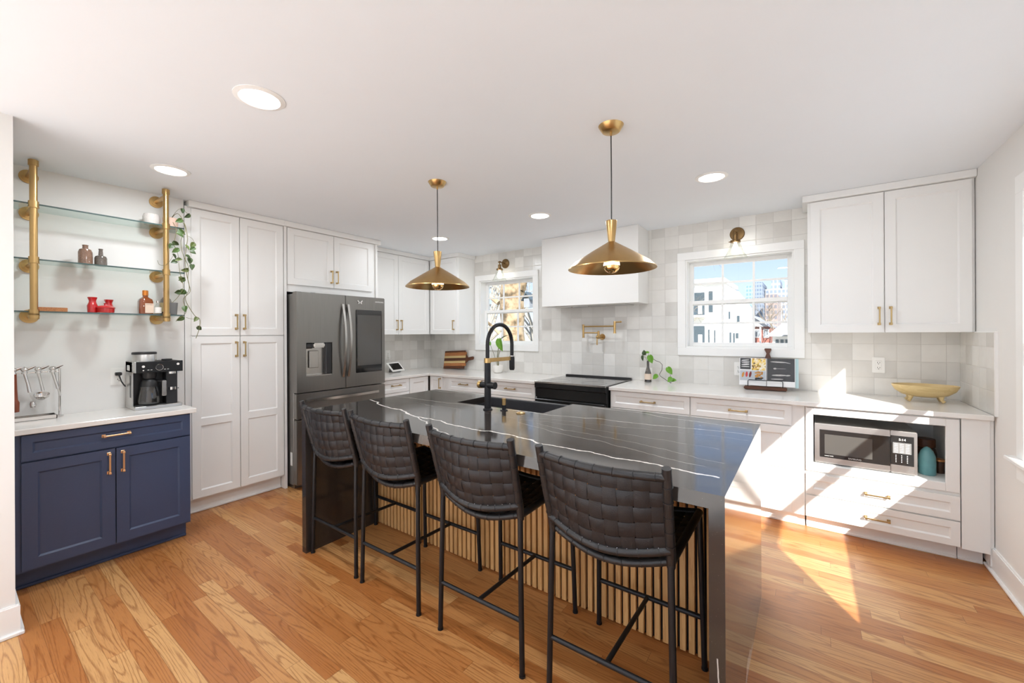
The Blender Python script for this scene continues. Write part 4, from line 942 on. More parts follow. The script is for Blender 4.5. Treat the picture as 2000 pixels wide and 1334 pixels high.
under(G().box(XN + .0092, XN + .040, .702, .735, 1.128, 1.150, .004).out('plug', 'bplas', t), t)
under(G().tube([(XN + .036, .72, 1.13), (XN + .052, .728, 1.09), (XN + .05, .74, 1.065), (XN + .035, .752, 1.050)], .004, 8).out('cable', 'bplas', t), t)

# ------------------------------------------------------------------ utensil rack with bird-headed bar tools
t = thing('utensil_rack', 'chrome utensil rack with tray base on the coffee bar', 'rack', (-3.80, .205, .9005))
g = G(); g.box(-.035, .07, .006, .215, 0, .004, .001); g.box(-.035, -.031, .006, .215, 0, .022); g.box(.066, .07, .006, .215, 0, .022); g.box(-.035, .07, .211, .215, 0, .022); g.out('tray', 'chrome', t)
g = G(); g.cyl((0, .233, 0), (0, .233, .30), .0055); g.ball((0, .233, .30), .006, 8); g.box(-.016, .016, .217, .249, 0, .008, .002); g.out('post', 'chrome', t)
g = G(); g.cyl((0, .004, .282), (0, .236, .282), .004); g.out('rail', 'chrome', t)
def birdtool(y, label, kind):
    t = thing('bar_tool', label, kind, (-3.790, y, 1.190), 0, None)
    g = G(); g.ball((0, 0, .012), .017, 12, (1, 1, .85)); g.tube([(0, .010, .014), (0, .028, .022), (0, .044, .030)], [.009, .0065, .003], 8); g.cyl((0, .0, -.012), (0, 0, .004), .013, .011); g.out('bird_head', 'chrome', t)
    return t
b1 = birdtool(.252, 'wooden muddler with chrome bird head, at the left end of the utensil rack', 'muddler')
G().lathe([(.001, -.235), (.024, -.235), (.025, -.18), (.019, -.165), (.016, -.10), (.014, -.012), (.001, -.012)], (0, 0, 0), 20).out('handle', 'mahog', b1)
b2 = birdtool(.296, 'chrome honey dipper with bird head on the utensil rack', 'honey dipper')
G().tube([(0, 0, -.01), (0, .012, -.07), (0, .020, -.125)], [.0075, .0075, .009], 12).out('handle', 'chrome', b2)
g = G(); g.tube([(0, .020, -.125), (0, .026, -.175)], .003, 8); g.ball((0, .032, -.200), .020, 14, (.8, .7, 1.15))
for k in range(-2, 3): g.ring((0, .032, -.200 + k * .008), (0, 0, 1), .0155 - abs(k) * .002, .0018, 16)
g.out('dipper_head', 'chrome', b2)
b3 = birdtool(.350, 'chrome ladle with bird head on the utensil rack', 'ladle')
G().tube([(0, 0, -.01), (0, .008, -.06), (0, .018, -.122)], [.0085, .007, .008], 12).out('handle', 'chrome', b3)
g = G(); g.lathe([(.001, -.030), (.018, -.026), (.030, -.012), (.034, .004), (.032, .004), (.028, -.010), (.017, -.023), (.001, -.027)], (.012, .012, -.145), 24, (.45, -.1, 1)); g.out('ladle_bowl', 'chrome', b3)
b4 = birdtool(.408, 'chrome bottle opener with bird head, beside the rack post', 'bar tool')
G().tube([(0, 0, -.01), (0, .010, -.06), (0, .022, -.115)], [.0085, .007, .008], 12).out('handle', 'chrome', b4)
G().tube([(0, .022, -.115), (.004, .030, -.16)], [.004, .006], 8).out('blade', 'chrome', b4)

# ------------------------------------------------------------------ brass pipe shelf
t = thing('pipe_shelf', 'wall shelf of three glass boards on two brass pipes above the coffee bar', 'shelf', (0, 0, 0))
PX = -3.655; SZ = (2.176, 1.853, 1.546)
for y in (.322, .931):
    g = G(); g.cyl((PX, y, 1.50), (PX, y, 2.43), .0165, seg=24)
    for z_ in (1.503, 2.395): g.cyl((PX, y, z_), (PX, y, z_ + .032), .0215, seg=24)
    for z_ in SZ: g.cyl((PX, y, z_ - .022), (PX, y, z_ + .012), .0215, seg=24); g.cyl((PX, y, z_ - .026), (PX, y, z_ - .022), .0235, seg=24)
    g.out('pole', 'brass', t)
    for z_ in (2.380,) + tuple(q - .022 for q in SZ):
        g = G(); g.cyl((XN, y, z_), (XN + .010, y, z_), .041, seg=28); g.cyl((XN + .01, y, z_), (XN + .014, y, z_), .030, seg=28); g.cyl((XN + .01, y, z_), (PX - .012, y, z_), .0135, seg=16); g.out('wall_bracket', 'brass', t)
for z_ in SZ:
    so = G().box(XN + .004, PX - .018, .208, 1.040, z_ - .0045, z_ + .0045).out('glass_board', 'shelfglass', t)
    G().box(PX - .018, PX - .0168, .208, 1.040, z_ - .0045, z_ + .0045).out('glass_edge', 'shelfedge', so)
zt = lambda k: SZ[k] + .0048
g = G(); g.lathe([(.030, 0), (.034, .004), (.034, .080), (.028, .098), (.014, .106), (.013, .120), (.016, .126), (.013, .128), (.001, .126)], (0, 0, 0), 24)
tag(g.out('bottle_vase', 'brown_glaze', loc=(-3.76, .548, zt(1))), 'speckled brown ceramic bottle on the middle glass shelf', 'vase')
g = G(); g.lathe([(.028, 0), (.031, .004), (.031, .052), (.026, .064), (.012, .072), (.0095, .105), (.012, .112), (.010, .114), (.001, .112)], (0, 0, 0), 24)
tag(g.out('bottle_vase', 'grey_glaze', loc=(-3.76, .619, zt(1))), 'speckled grey ceramic bottle with narrow neck on the middle glass shelf', 'vase')
jar = [(.020, 0), (.024, .004), (.026, .045), (.018, .068), (.017, .078), (.024, .100), (.022, .102), (.001, .094)]
tag(G().lathe(jar, (0, 0, 0), 24).out('ceramic_jar', 'red', loc=(-3.755, .578, zt(2))), 'tall red glazed jar left of the red pot', 'jar')
tag(G().lathe([(r_, z_ * .93) for r_, z_ in jar], (0, 0, 0), 24).out('ceramic_jar', 'red', loc=(-3.83, .668, zt(2))), 'red glazed jar standing behind the red lidded pot', 'jar')
t = thing('lidded_pot', 'small red cast iron pot with lid on the lowest glass shelf', 'pot', (-3.735, .637, zt(2)))
G().lathe([(.034, 0), (.042, .004), (.044, .030), (.046, .032)], (0, 0, 0), 28).out('pot_body', 'red', t)
G().lathe([(.047, .032), (.047, .036), (.036, .046), (.010, .052), (.007, .058), (.012, .064), (.001, .067)], (0, 0, 0), 28).out('lid', 'red', t)
g = G(); g.box(-.045, .045, -.06, .06, 0, .026, .002); bo = g.out('wooden_box', 'box', loc=(-3.77, .405, zt(2))); tag(bo, 'flat carved reddish wooden box at the left end of the lowest glass shelf', 'box')
# bottles
t = thing('liqueur_bottle', 'square amber orange liqueur bottle with copper cap and peach label', 'bottle', (-3.745, .838, zt(2)))
def sq(prof, r_, n=8): pass
g = G(); R_ = []
for w_, z_ in ((.036, 0), (.039, .004), (.039, .088), (.034, .104), (.020, .116), (.0145, .122), (.0145, .132)):
    k = .35 if z_ < .105 else .9
    row = []
    for q in range(24):
        a = 2 * PI * q / 24; cx, sx = math.cos(a), math.sin(a); p_ = 5 if z_ < .105 else 2.2; rr = (abs(cx) ** p_ + abs(sx) ** p_) ** (-1 / p_); row.append((w_ * rr * cx, w_ * rr * sx, z_))
    R_.append(row)
V = g.grid(R_, close_v=True); g.bm.faces.new(V[0]); g.bm.faces.new(V[-1]); g.out('body', 'orangeglass', t)
G().lathe([(.0165, .130), (.0165, .163), (.014, .166), (.001, .166)], (0, 0, 0), 20).out('cap', 'orangecap', t)
la = G().box(.0392, .0398, -.010, .036, .008, .074).out('label_sheet', 'cream', t)
text('COINTREAU', .0072, 'ink', la, Matrix.Translation((.0400, .013, .066)) @ Matrix.Rotation(R90, 4, 'Z') @ Matrix.Rotation(R90, 4, 'X'))
t = thing('liquor_bottle', 'small clear spirit bottle with silver cap and white label', 'bottle', (-3.690, .893, zt(2)))
G().lathe([(.018, 0), (.019, .003), (.019, .052), (.012, .066), (.0075, .074), (.0075, .082)], (0, 0, 0), 20).out('body', 'clear', t); G().lathe([(.009, .080), (.009, .094), (.001, .095)], (0, 0, 0), 16).out('cap', 'chrome', t)
la = G().lathe([(.0194, .008), (.0194, .048)], (0, 0, 0), 20).out('label_sheet', 'whitelab', t)
t = thing('whiskey_bottle', 'dark whiskey bottle with cream label and black cap behind the right brass pipe', 'bottle', (-3.80, .965, zt(2)))
G().lathe([(.032, 0), (.034, .004), (.034, .095), (.028, .115), (.014, .132), (.013, .170)], (0, 0, 0), 24).out('body', 'smoke', t); G().lathe([(.0330, .004), (.0330, .060), (.001, .060)], (0, 0, 0), 24).out('whiskey', 'amber', t)
G().lathe([(.0155, .170), (.0155, .195), (.001, .196)], (0, 0, 0), 16).out('cap', 'bplas', t); G().lathe([(.0345, .022), (.0345, .088)], (0, 0, 0), 24).out('label_sheet', 'creamy', t)
g = G(); g.lathe([(.022, 0), (.026, .004), (.032, .088), (.029, .088), (.023, .006), (.001, .006)], (0, 0, 0), 24); tag(g.out('tumbler', 'ww', loc=(-3.735, .985, zt(2))), 'dark grey tumbler at the right end of the lowest glass shelf', 'cup')
g = G(); g.lathe([(.030, 0), (.040, .006), (.048, .035), (.048, .060), (.042, .080), (.038, .080), (.043, .060), (.040, .01), (.001, .01)], (0, 0, 0), 28); tag(g.out('planter', 'speck', loc=(-3.775, .880, zt(0))), 'speckled white planter left of the right pipe on the top glass shelf', 'planter')
# trailing plant
t = thing('trailing_plant', 'trailing vine in a pale pot hanging down beside the pantry', 'plant', (-3.765, .985, zt(0)))
g = G(); g.lathe([(.034, 0), (.040, .004), (.046, .070), (.043, .074), (.040, .060), (.001, .058)], (0, 0, 0), 28); g.out('plant_pot', 'pink', t)
L_ = [(1.019, 2.300, 1), (1.054, 2.262, 1), (1.010, 2.215, 0), (1.003, 2.147, 0), (.982, 2.115, 0), (.957, 2.048, 1), (.957, 2.030, 1), (1.027, 2.036, 2), (1.058, 1.995, 1), (1.086, 2.062, 2), (1.090, 2.030, 0), (.966, 1.965, 1), (.984, 1.918, 1), (1.013, 1.938, 2),
      (1.057, 1.948, 0), (1.074, 1.904, 1), (1.049, 1.865, 2), (1.006, 1.809, 2), (1.036, 1.798, 0), (1.022, 1.719, 0), (.998, 1.700, 1), (1.038, 1.708, 0), (1.024, 1.597, 0), (1.019, 1.523, 0), (1.106, 1.521, 2), (1.105, 1.453, 1), (.99, 2.00, 0), (1.03, 1.96, 1)]
rnd = random.Random(3); SG = {0: G(), 1: G(), 2: G()}
ox, oy, oz = -3.765, .985, zt(0)
g = G()
def strand(pts, r_=.0016):
    """smooth strand through world points given as (x, y, z)"""
    P = [Vector(p) - Vector((ox, oy, oz)) for p in pts]; out = []
    for i in range(len(P) - 1):
        a = P[max(i - 1, 0)]; b = P[i]; c = P[i + 1]; d = P[min(i + 2, len(P) - 1)]
        for k in range(6):
            s_ = k / 6; out.append(.5 * ((2 * b) + (c - a) * s_ + (2 * a - 5 * b + 4 * c - d) * s_ ** 2 + (3 * b - a - 3 * c + d) * s_ ** 3))
    out.append(P[-1]); g.tube(out, r_, 6)
strand([(-3.76, .985, 2.25), (-3.70, 1.01, 2.285), (-3.64, 1.035, 2.20), (-3.625, 1.045, 2.10), (-3.62, 1.035, 2.03), (-3.62, 1.03, 1.93), (-3.61, 1.035, 1.84), (-3.61, 1.05, 1.74), (-3.62, 1.03, 1.66), (-3.60, 1.075, 1.55), (-3.60, 1.108, 1.52), (-3.60, 1.105, 1.45), (-3.60, 1.085, 1.38)], .0020)
strand([(-3.76, .985, 2.25), (-3.69, 1.03, 2.23), (-3.63, 1.035, 2.16), (-3.635, 1.01, 2.08), (-3.63, 1.02, 1.98), (-3.63, 1.05, 1.90), (-3.62, 1.045, 1.80), (-3.61, 1.055, 1.72), (-3.63, 1.02, 1.66), (-3.62, 1.035, 1.58), (-3.61, 1.01, 1.54), (-3.62, .985, 1.52), (-3.62, .975, 1.50)], .0017)
strand([(-3.76, .985, 2.25), (-3.66, .99, 2.16), (-3.63, .97, 2.05), (-3.63, .99, 1.98), (-3.63, 1.0, 1.86), (-3.63, 1.02, 1.75), (-3.62, .99, 1.68), (-3.63, .955, 1.63)], .0015)
strand([(-3.76, .985, 2.25), (-3.68, 1.0, 2.30), (-3.65, 1.02, 2.31), (-3.63, 1.06, 2.27)], .0013)
strand([(-3.62, 1.04, 2.12), (-3.61, 1.07, 2.10), (-3.60, 1.088, 2.05)], .0012); strand([(-3.63, .97, 1.98), (-3.63, .93, 1.90), (-3.63, .89, 1.89), (-3.63, .877, 1.92)], .0012)
strand([(-3.61, 1.03, 1.53), (-3.60, 1.06, 1.52), (-3.60, 1.10, 1.52)], .0012)
for y, z_, k in L_:
    p = Vector((-3.632 + rnd.uniform(-.02, .03), y, z_ + .012)) - Vector((ox, oy, oz)); a = rnd.uniform(-1.1, 1.1)
    d = Vector((rnd.uniform(-.2, .5), math.sin(a), -math.cos(a) * .8 + .1)); nr = Vector((1, rnd.uniform(-.9, .9), rnd.uniform(-.5, .9)))
    SG[k].leaf(p, d, nr, rnd.uniform(.036, .048) * (.9 if k == 1 else 1), rnd.uniform(.028, .036))
g.out('vine_stem', 'stem', t)
SG[0].out('foliage', 'leaf', t); SG[1].out('foliage', 'leafd', t); SG[2].out('foliage', 'leafo', t)

# ------------------------------------------------------------------ things on the back counter
# striped cutting board leaning on the tiles
t = thing('cutting_board', 'striped walnut and maple cutting board leaning on the tiled wall in the far corner', 'cutting board', (-3.925, 4.118, .9147), 0)
tm = Matrix.Rotation(-.20, 4, 'X') @ Matrix.Rotation(-.05, 4, 'Y')
B = [('walnut', 0, .035), ('box', .035, .075), ('bowl', .075, .105), ('walnut', .105, .145), ('bowl', .145, .175), ('box', .175, .222), ('walnut', .222, .245)]
for i, (m_, a, b_) in enumerate(B):
    G().box(-.205, .19 - (.02 if i in (0, 6) else 0), -.010, .010, a + .011, b_ + .011, m=tm).out('wood_strip', m_, t)
g = G(); g.prism([(.19, .205), (.19, .080), (.225, .115), (.315, .128), (.325, .140), (.325, .165), (.312, .172), (.225, .158)], -.009, .009, 'xz', m=tm); g.out('handle', 'walnut', t)
# aroid in white pot
t = thing('potted_plant', 'small green plant in a white pot on the counter under the tree window', 'plant', (-3.13, 4.06, .9145))
G().lathe([(.040, 0), (.052, .006), (.066, .05), (.070, .095), (.066, .095), (.060, .06), (.001, .085)], (0, 0, 0), 28).out('plant_pot', 'ceram', t)
g = G(); g.tube([(0, 0, .08), (.0, -.01, .20), (.035, -.02, .36), (.055, -.02, .42)], .005, 8); g.tube([(.01, 0, .08), (.02, -.01, .22), (.06, 0, .34)], .004, 8); g.tube([(-.01, 0, .08), (-.04, -.01, .20), (-.10, -.02, .34)], .0025, 8); g.tube([(-.10, -.02, .34), (-.14, -.02, .36)], .002, 6); g.out('stem', 'stem', t)
g = G(); g.leaf((.045, -.03, .42), (.25, -.1, -1), (-.1, -1, .1), .155, .105); g.leaf((-.10, -.02, .345), (-.15, 0, .6), (0, -1, .3), .05, .035); g.out('foliage', 'leafl', t)
g = G(); g.leaf((.06, -.01, .42), (.75, .1, .55), (0, -.6, 1), .11, .035); g.leaf((-.12, -.02, .35), (-1, 0, -.35), (0, -.2, 1), .08, .02); g.out('foliage', 'leafd', t)
# pothos cutting in a bottle
t = thing('propagation_bottle', 'glass bottle with a green pothos cutting right of the range', 'vase', (-1.275, 4.085, .9145))
G().lathe([(.030, 0), (.033, .004), (.033, .080), (.026, .105), (.013, .150), (.012, .205), (.014, .208), (.011, .208), (.010, .150), (.023, .105), (.030, .080), (.030, .008), (.001, .006)], (0, 0, 0), 24).out('bottle', 'smoke', t)
G().lathe([(.029, .007), (.029, .035), (.001, .035)], (0, 0, 0), 20).out('water', 'amber', t)
G().lathe([(.0335, .028), (.0335, .085)], (0, 0, 0), 24).out('label_sheet', 'cream', t)
g = G(); g.tube([(0, 0, .03), (.003, 0, .12), (-.002, 0, .20), (.004, -.01, .245), (.02, -.015, .255), (.055, -.02, .235), (.085, -.02, .215), (.12, -.02, .205), (.143, -.02, .18), (.140, -.02, .13), (.115, -.02, .085), (.125, -.02, .068), (.17, -.02, .04), (.205, -.02, .018), (.225, -.02, .008)], .0024, 8)
g.tube([(-.002, 0, .20), (-.02, -.01, .245), (-.045, -.015, .255)], .0018, 6); g.tube([(.225, -.02, .01), (.222, -.02, .06), (.215, -.02, .10)], .0016, 6); g.tube([(0, 0, .2), (.01, 0, .26), (.005, 0, .285)], .0018, 6); g.out('stem', 'stemd', t)
g = G(); g.leaf((.022, -.02, .265), (.3, -.1, -.9), (.1, -1, .2), .08, .06); g.leaf((.10, -.025, .075), (-.7, -.1, -.5), (-.1, -1, .4), .06, .048); g.leaf((.010, -.01, .29), (-1, 0, .1), (0, -.6, 1), .06, .04); g.leaf((.215, -.03, .125), (.1, -.1, -.9), (.1, -1, .1), .0, .0) if False else None
g.leaf((.196, -.03, .155), (.5, -.1, -.75), (.1, -1, .2), .075, .055); g.leaf((.235, -.03, .058), (-.5, -.2, -.5), (.1, -1, .5), .055, .05); g.leaf((.225, -.02, .035), (1, -.1, .15), (0, -1, .6), .05, .04); g.out('foliage', 'leafl', t)
g = G(); g.leaf((-.045, -.015, .262), (-.1, -.1, -1), (-.5, -1, .2), .055, .035); g.leaf((-.03, -.01, .27), (-.2, 0, 1), (0, -1, .2), .05, .045); g.out('foliage', 'leafd', t)
# cookbook on a stand
t = thing('cookbook_stand', 'dark wood cookbook stand with a thin metal page rail', 'book stand', (-.285, 4.09, .9145), .02)
g = G(); g.box(-.155, .155, -.075, .0, .004, .030, .006, seg=2); g.out('ledge', 'walnut', t)
g = G(); g.tube([(-.125, -.062, .028), (-.125, -.058, .075), (-.118, -.056, .084), (.118, -.056, .084), (.125, -.058, .075), (.125, -.062, .028)], .003, 8); g.out('page_rail', 'black', t)
tm = Matrix.Rotation(-.20, 4, 'X')
def mp(poly, a, b_, m_, nm): return G().prism(poly, a, b_, 'xz', m=Matrix.Translation((0, 0, .012)) @ tm).out(nm, m_, t)
ob = mp([(-.11, 0), (.11, 0), (.11, .22), (.045, .245), (.028, .30), (.042, .335), (.040, .345), (-.006, .345), (-.010, .335), (.006, .30), (-.01, .25), (-.11, .22)], .004, .016, 'walnut', 'back_board')
g = G(); g.tube([Vector(p) for p in ((.018, -.02, .345), (.040, -.005, .31), (.046, -.0, .285))], .002, 6); 
t2 = thing('cookbook', 'open cookbook showing spice and fish photographs on the wooden stand', 'book', (-.275, 4.068, .946), .02)
tb = Matrix.Rotation(-.20, 4, 'X')
def page(x0_, x1_, z0_, z1_, off, m_, nm, par, tilt):
    """thin sheet on the open spread; tilt curves each page towards the reader at its outer edge"""
    g = G(); R_ = []
    for k in range(9):
        x_ = x0_ + (x1_ - x0_) * k / 8; yy_ = -.030 + off - .016 * math.sin(min(1, abs(x_) / .20) * PI * .5) + .012
        R_.append([tb @ Vector((x_, yy_, z0_)), tb @ Vector((x_, yy_, z1_))])
    R2 = [[p + tb @ Vector((0, .0006 if nm != 'page_block' else .008, 0)) - tb @ Vector((0, 0, 0)) for p in r] for r in R_]
    g.grid([a + b[::-1] for a, b in zip(R_, R2)], close_v=True)
    return g.out(nm, m_, par)
pl_ = page(-.200, -.002, 0, .235, 0, 'paper', 'page_block', t2, 0); pr_ = page(.002, .200, 0, .235, 0, 'paper', 'page_block', t2, 0)
page(.198, .222, -.004, .238, .010, 'tealp', 'cover_edge', t2, 0)
page(-.195, -.115, .135, .232, -.0008, 'photodark', 'photograph', pl_, 0); page(-.108, -.006, .130, .232, -.0008, 'photopop', 'photograph', pl_, 0)
page(-.195, -.006, .040, .126, -.0008, 'photogrey', 'photograph', pl_, 0); page(.004, .196, .045, .235, -.0008, 'photodark', 'photograph', pr_, 0)
def on(x_, z_, o=.0022): return tb @ Vector((x_, -.030 - o - .016 * math.sin(min(1, abs(x_) / .20) * PI * .5) + .012, z_))
def blob(pts, m_, nm, par):
    g = G()
    for x_, z_, w_, h_, a in pts:
        R_ = [on(x_ + w_ * math.cos(q) * math.cos(a) - h_ * math.sin(q) * math.sin(a), z_ + w_ * math.cos(q) * math.sin(a) + h_ * math.sin(q) * math.cos(a), .0018) for q in [2 * PI * k / 10 for k in range(10)]]
        try: g.bm.faces.new([g.bm.verts.new(p) for p in R_])
        except ValueError: pass
    return g.out(nm, m_, par)
blob([(-.172, .088, .024, .009, 1.35)], 'spice1', 'printed_spices', pl_); blob([(-.145, .092, .024, .009, 1.5)], 'red', 'printed_spices', pl_); blob([(-.118, .092, .027, .009, 1.4)], 'spice2', 'printed_spices', pl_)
blob([(-.054 + rnd.uniform(-.026, .026), .070 + rnd.uniform(0, .05), .007, .006, 0) for _ in range(26)], 'spice1', 'printed_nuts', pl_); blob([(-.054 + rnd.uniform(-.026, .026), .052 + rnd.uniform(0, .016), .008, .006, 0) for _ in range(14)], 'slot', 'printed_seeds', pl_)
blob([(-.155, .215, .030, .003, .1), (-.155, .203, .034, .003, -.05), (-.155, .190, .030, .003, 0), (-.155, .175, .032, .004, .08), (-.155, .158, .033, .003, 0)], 'inkw', 'printed_fish', pl_)
blob([(.085, .205, .060, .006, -.05), (.145, .200, .025, .003, -.2), (.095, .150, .045, .0015, 0), (.060, .150, .012, .007, 0), (.090, .095, .055, .007, .02), (.150, .095, .018, .006, .1), (.075, .062, .045, .005, .02)], 'fishp', 'printed_fish', pr_)
# footed wooden bowl
t = thing('footed_bowl', 'pale carved wooden bowl on short feet on the right end of the counter', 'bowl', (.665, 3.985, .9145))
g = G(); a0 = [(.001, .034), (.06, .036), (.11, .050), (.145, .078), (.160, .108), (.163, .118), (.158, .119), (.140, .086), (.10, .060), (.05, .046), (.001, .044)]; g.lathe([(r_ * 1.06, z_) for r_, z_ in a0], (0, 0, 0), 40, sq=.62); g.out('bowl_body', 'bowl', t)
for sx, sy in ((-1, -1), (1, -1), (-1, 1), (1, 1)):
    g = G(); g.tube([(sx * .075, sy * .035, .045), (sx * .078, sy * .038, .022), (sx * .088, sy * .045, .008)], [.017, .010, .011], 10); g.out('foot', 'bowl', t)
# ------------------------------------------------------------------ outside the windows
struct(G().box(-140, 60, 5.2, 220, -1.3, -1.2).out('ground', 'grass'))
def house(name, label, loc, rz=0): return thing(name, label, 'building', loc, rz)
# white modern apartment house, left in the right-hand window
t = house('apartment_house', 'white modern three-storey house with recessed dark balconies seen through the right window', (0, 0, 0))
GZ = -1.2
g = G(); g.box(-12, -4.45, 30, 36, GZ, 4.72); g.box(-12.3, -4.30, 29.6, 36.2, 4.72, 4.95); g.out('wall', 'stucco', t)
g = G(); g.prism([(-4.45, GZ), (-4.45, 4.70), (-3.72, 3.62), (-3.55, 3.3), (-3.5, GZ)], 31.0, 38, 'xz'); g.out('side_wing', 'stucco', t)
for z_0, z_1 in ((2.55, 4.10), (.15, 1.85)):
    g = G(); g.box(-7.2, -5.55, 29.95, 30.02, z_0, z_1); dk = g.out('balcony_recess', 'darkwin', t)
    g = G()
    for k in (-6.5, -5.95): g.box(k, k + .24, 29.9, 29.96, z_0 + .1, z_1 - .6)
    g.box(-7.3, -5.45, 29.4, 29.95, z_0 - .14, z_0); g.out('balcony_frame', 'stucco', dk)
for x_, z_0, z_1, w_ in ((-5.05, 2.75, 4.15, .24), (-5.25, .65, 1.6, .08), (-4.9, .65, 1.55, .07), (-4.95, -.9, -.2, .08)):
    G().box(x_ - w_, x_, 29.95, 30.02, z_0, z_1).out('window', 'darkwin', t)
for x_, z_0, z_1, w_ in ((-4.25, 2.3, 2.8, .10), (-4.2, .7, 1.4, .11), (-3.98, .7, 1.35, .10), (-3.82, 1.0, 1.35, .16), (-3.75, 2.0, 2.5, .16), (-4.3, -.8, -.1, .07), (-4.05, -.8, -.5, .32)):
    G().box(x_, x_ + w_, 30.94, 31.02, z_0, z_1).out('window', 'darkwin', t)
# brick house
t = house('brick_house', 'red brick house with white gabled porch behind the white apartment house', (0, 0, 0))
g = G(); g.box(-5.45, -2.9, 48, 56, GZ, 1.95); g.out('wall', 'brick', t)
g = G(); g.prism([(-5.6, 1.95), (-3.0, 1.95), (-4.3, 2.85)], 47.6, 56.4); g.out('gable', 'siding', t)
g = G(); g.prism([(-5.75, 1.85), (-4.3, 2.9), (-2.85, 1.85), (-2.85, 2.02), (-4.3, 3.08), (-5.75, 2.02)], 47.3, 56.6); g.out('roof', 'greyroof', t)
g = G(); g.box(-5.62, -5.25, 51, 51.8, 2.0, 3.95); g.out('chimney', 'brick', t)
for x_ in (-5.2, -4.25, -3.5):
    for z_0 in (-.5, .85):
        f_ = G().box(x_, x_ + .5, 47.92, 48.02, z_0, z_0 + .85).out('window', 'stucco', t); G().box(x_ + .07, x_ + .43, 47.88, 47.93, z_0 + .1, z_0 + .75).out('pane', 'greywin', f_)
for x_ in (-4.5, -3.75): G().box(x_, x_ + .14, 47.0, 47.2, GZ, 1.9).out('porch_column', 'stucco', t)
# low white house
t = house('bungalow', 'low white house with grey hipped roof at the right of the window view', (0, 0, 0))
g = G(); g.box(-2.05, 3.5, 36, 42, GZ, 1.12); g.out('wall', 'siding', t)
g = G(); g.prism([(-2.45, 1.08), (4.0, 1.08), (2.8, 2.05), (-1.4, 2.05)], 35.4, 42.4); g.prism([(-1.35, 1.2), (-.2, 1.2), (-.75, 1.8)], 34.9, 36); g.out('roof', 'greyroof', t)
for k in range(5): G().box(-1.85 + k * .30, -1.66 + k * .30, 35.93, 36.02, .15, .85).out('window', 'darkwin', t)
# towers of the skyline
def tower(label, x_0, x_1, y_0, h, m_, steps=()):
    t = thing('tower_block', label, 'building', (0, 0, 0))
    g = G(); g.box(x_0, x_1, y_0, y_0 + 18, GZ, h); g.out('wall', m_, t)
    for a, b_, hh in steps: G().box(a, b_, y_0 + 1, y_0 + 15, h, hh).out('upper_block', m_, t)
    return t
tower('pale blue glass tower in the middle of the skyline', -15.8, -13.2, 150, 16.0, 'bluetower', ((-15.5, -13.8, 16.5),))
tower('blue grey tower right of the glass tower', -13.1, -11.1, 150, 17.1, 'greytower')
tower('stepped pale tower at the right of the skyline', -10.9, -1.5, 158, 15.4, 'palebuild', ((-9.3, -6.8, 18.6), (-5.6, -4.4, 18.0)))
tower('brick tower block in front of the skyline', -9.0, -6.2, 130, 11.5, 'browntower')
tower('distant blue tower above the white house roof', -22.3, -19.9, 150, 16.6, 'bluetower')
# trees
def branchy(name, label, loc, h, r_, seed, m_, depth=4, spread=.55, n=3, tilt=(0, 0, 1), first=.35):
    rn = random.Random(seed); t = thing(name, label, 'tree', loc); gt = G(); gb = G()
    def grow(p, d, L, r, k):
        pts = [p]; q = p; dd = d.copy()
        for i in range(3):
            dd = (dd + Vector((rn.uniform(-1, 1), rn.uniform(-1, 1), rn.uniform(-.4, .8))) * .13).normalized(); q = q + dd * (L / 3); pts.append(q)
        (gt if k == 0 else gb).tube(pts, [r, r * .88, r * .76, r * .62], 10 if k == 0 else (6 if k < 3 else 4), caps=False)
        if k >= depth: return
        for i in range(n + (1 if k == 0 else 0)):
            a = rn.uniform(0, 2 * PI); e_ = dd.orthogonal().normalized(); e_.rotate(Quaternion(dd, a)); nd = (dd + e_ * rn.uniform(spread * .6, spread * 1.5)).normalized()
            st = pts[rn.choice((2, 3, 3))] if k or True else pts[-1]
            grow(st, nd, L * rn.uniform(.62, .85), r * rn.uniform(.42, .6), k + 1)
    grow(Vector((0, 0, 0)), Vector(tilt).normalized(), h * first, r_, 0)
    gt.out('trunk', m_, t); gb.out('branches', m_, t)
    return t
branchy('bare_tree', 'bare winter tree in front of the skyline in the right window', (-2.1, 45, GZ), 6.2, .12, 11, 'twig', 5, .6, 3)
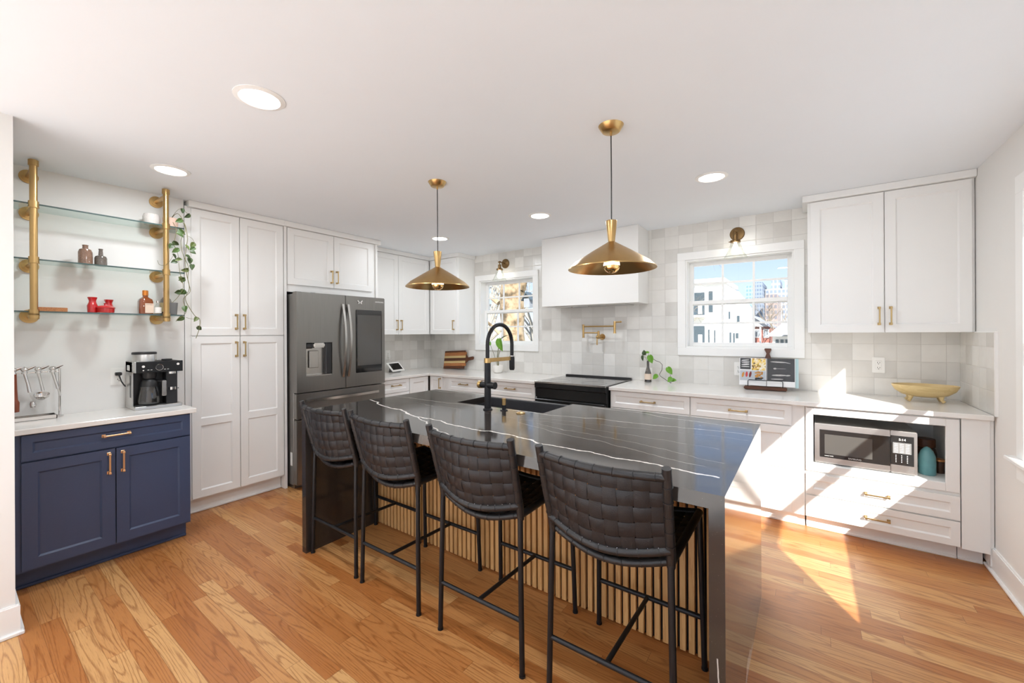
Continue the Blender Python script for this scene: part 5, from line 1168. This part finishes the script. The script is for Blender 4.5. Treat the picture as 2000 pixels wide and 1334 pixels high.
branchy('bare_tree', 'bare twiggy tree behind the low white house', (-4.6, 62, GZ), 7.5, .14, 5, 'twig', 5, .6, 3)
branchy('bare_tree', 'bare tree whose twigs reach into the sky above the apartment house', (-6.6, 22, GZ), 8.5, .12, 8, 'twig', 5, .75, 3)
# big mottled sycamore right outside the left window
t = thing('sycamore_tree', 'large mottled sycamore trunk right outside the left window', 'tree', (-5.45, 7.6, GZ))
g = G(); R_ = []
for k in range(15):
    z_ = k * .45; R_.append((Vector((.10 * math.sin(k * .7) + k * .012, .05 * math.cos(k), z_)), .33 - .008 * k + .03 * math.sin(k * 1.9)))
g.tube([p for p, _ in R_], [r_ for _, r_ in R_], 28)
g.tube([(.2, 0, 3.6), (.40, 0, 4.2), (.62, .1, 4.9), (.70, .1, 5.8)], [.16, .10, .08, .06], 16); g.out('trunk', 'syc', t)
g = G(); g.tube([(-.3, -.1, 3.3), (-.75, -.1, 3.6), (-1.1, 0, 4.3)], [.06, .045, .03], 10); g.tube([(-.35, 0, 2.6), (-.6, -.2, 2.9), (-.7, -.2, 3.5)], [.045, .03, .02], 8); g.out('branches', 'syc', t)
t = thing('birdhouse', 'dark wooden birdhouse on the sycamore trunk', 'birdhouse', (-4.80, 7.30, 1.95))
g = G(); g.box(-.07, .07, -.07, .07, 0, .19); g.out('box', 'greywin', t); g = G(); g.prism([(-.12, .14), (0, .30), (.12, .14), (.12, .17), (0, .33), (-.12, .17)], -.10, .10); g.out('roof', 'darkwin', t)
branchy('bare_tree', 'slender bare tree left of the sycamore trunk', (-10.0, 12.5, GZ), 7.5, .11, 21, 'twigl', 5, .6, 3)
branchy('bare_tree', 'bare tree far behind the sycamore', (-15.6, 19, GZ), 9, .16, 22, 'twigl', 5, .6, 3)
branchy('bare_tree', 'thin bare tree right of the sycamore trunk', (-7.75, 12, GZ), 7, .09, 23, 'twigl', 5, .6, 3)
branchy('bare_tree', 'forked bare tree at the right edge of the left window', (-12.9, 20, GZ), 9, .15, 25, 'twigl', 5, .6, 3)
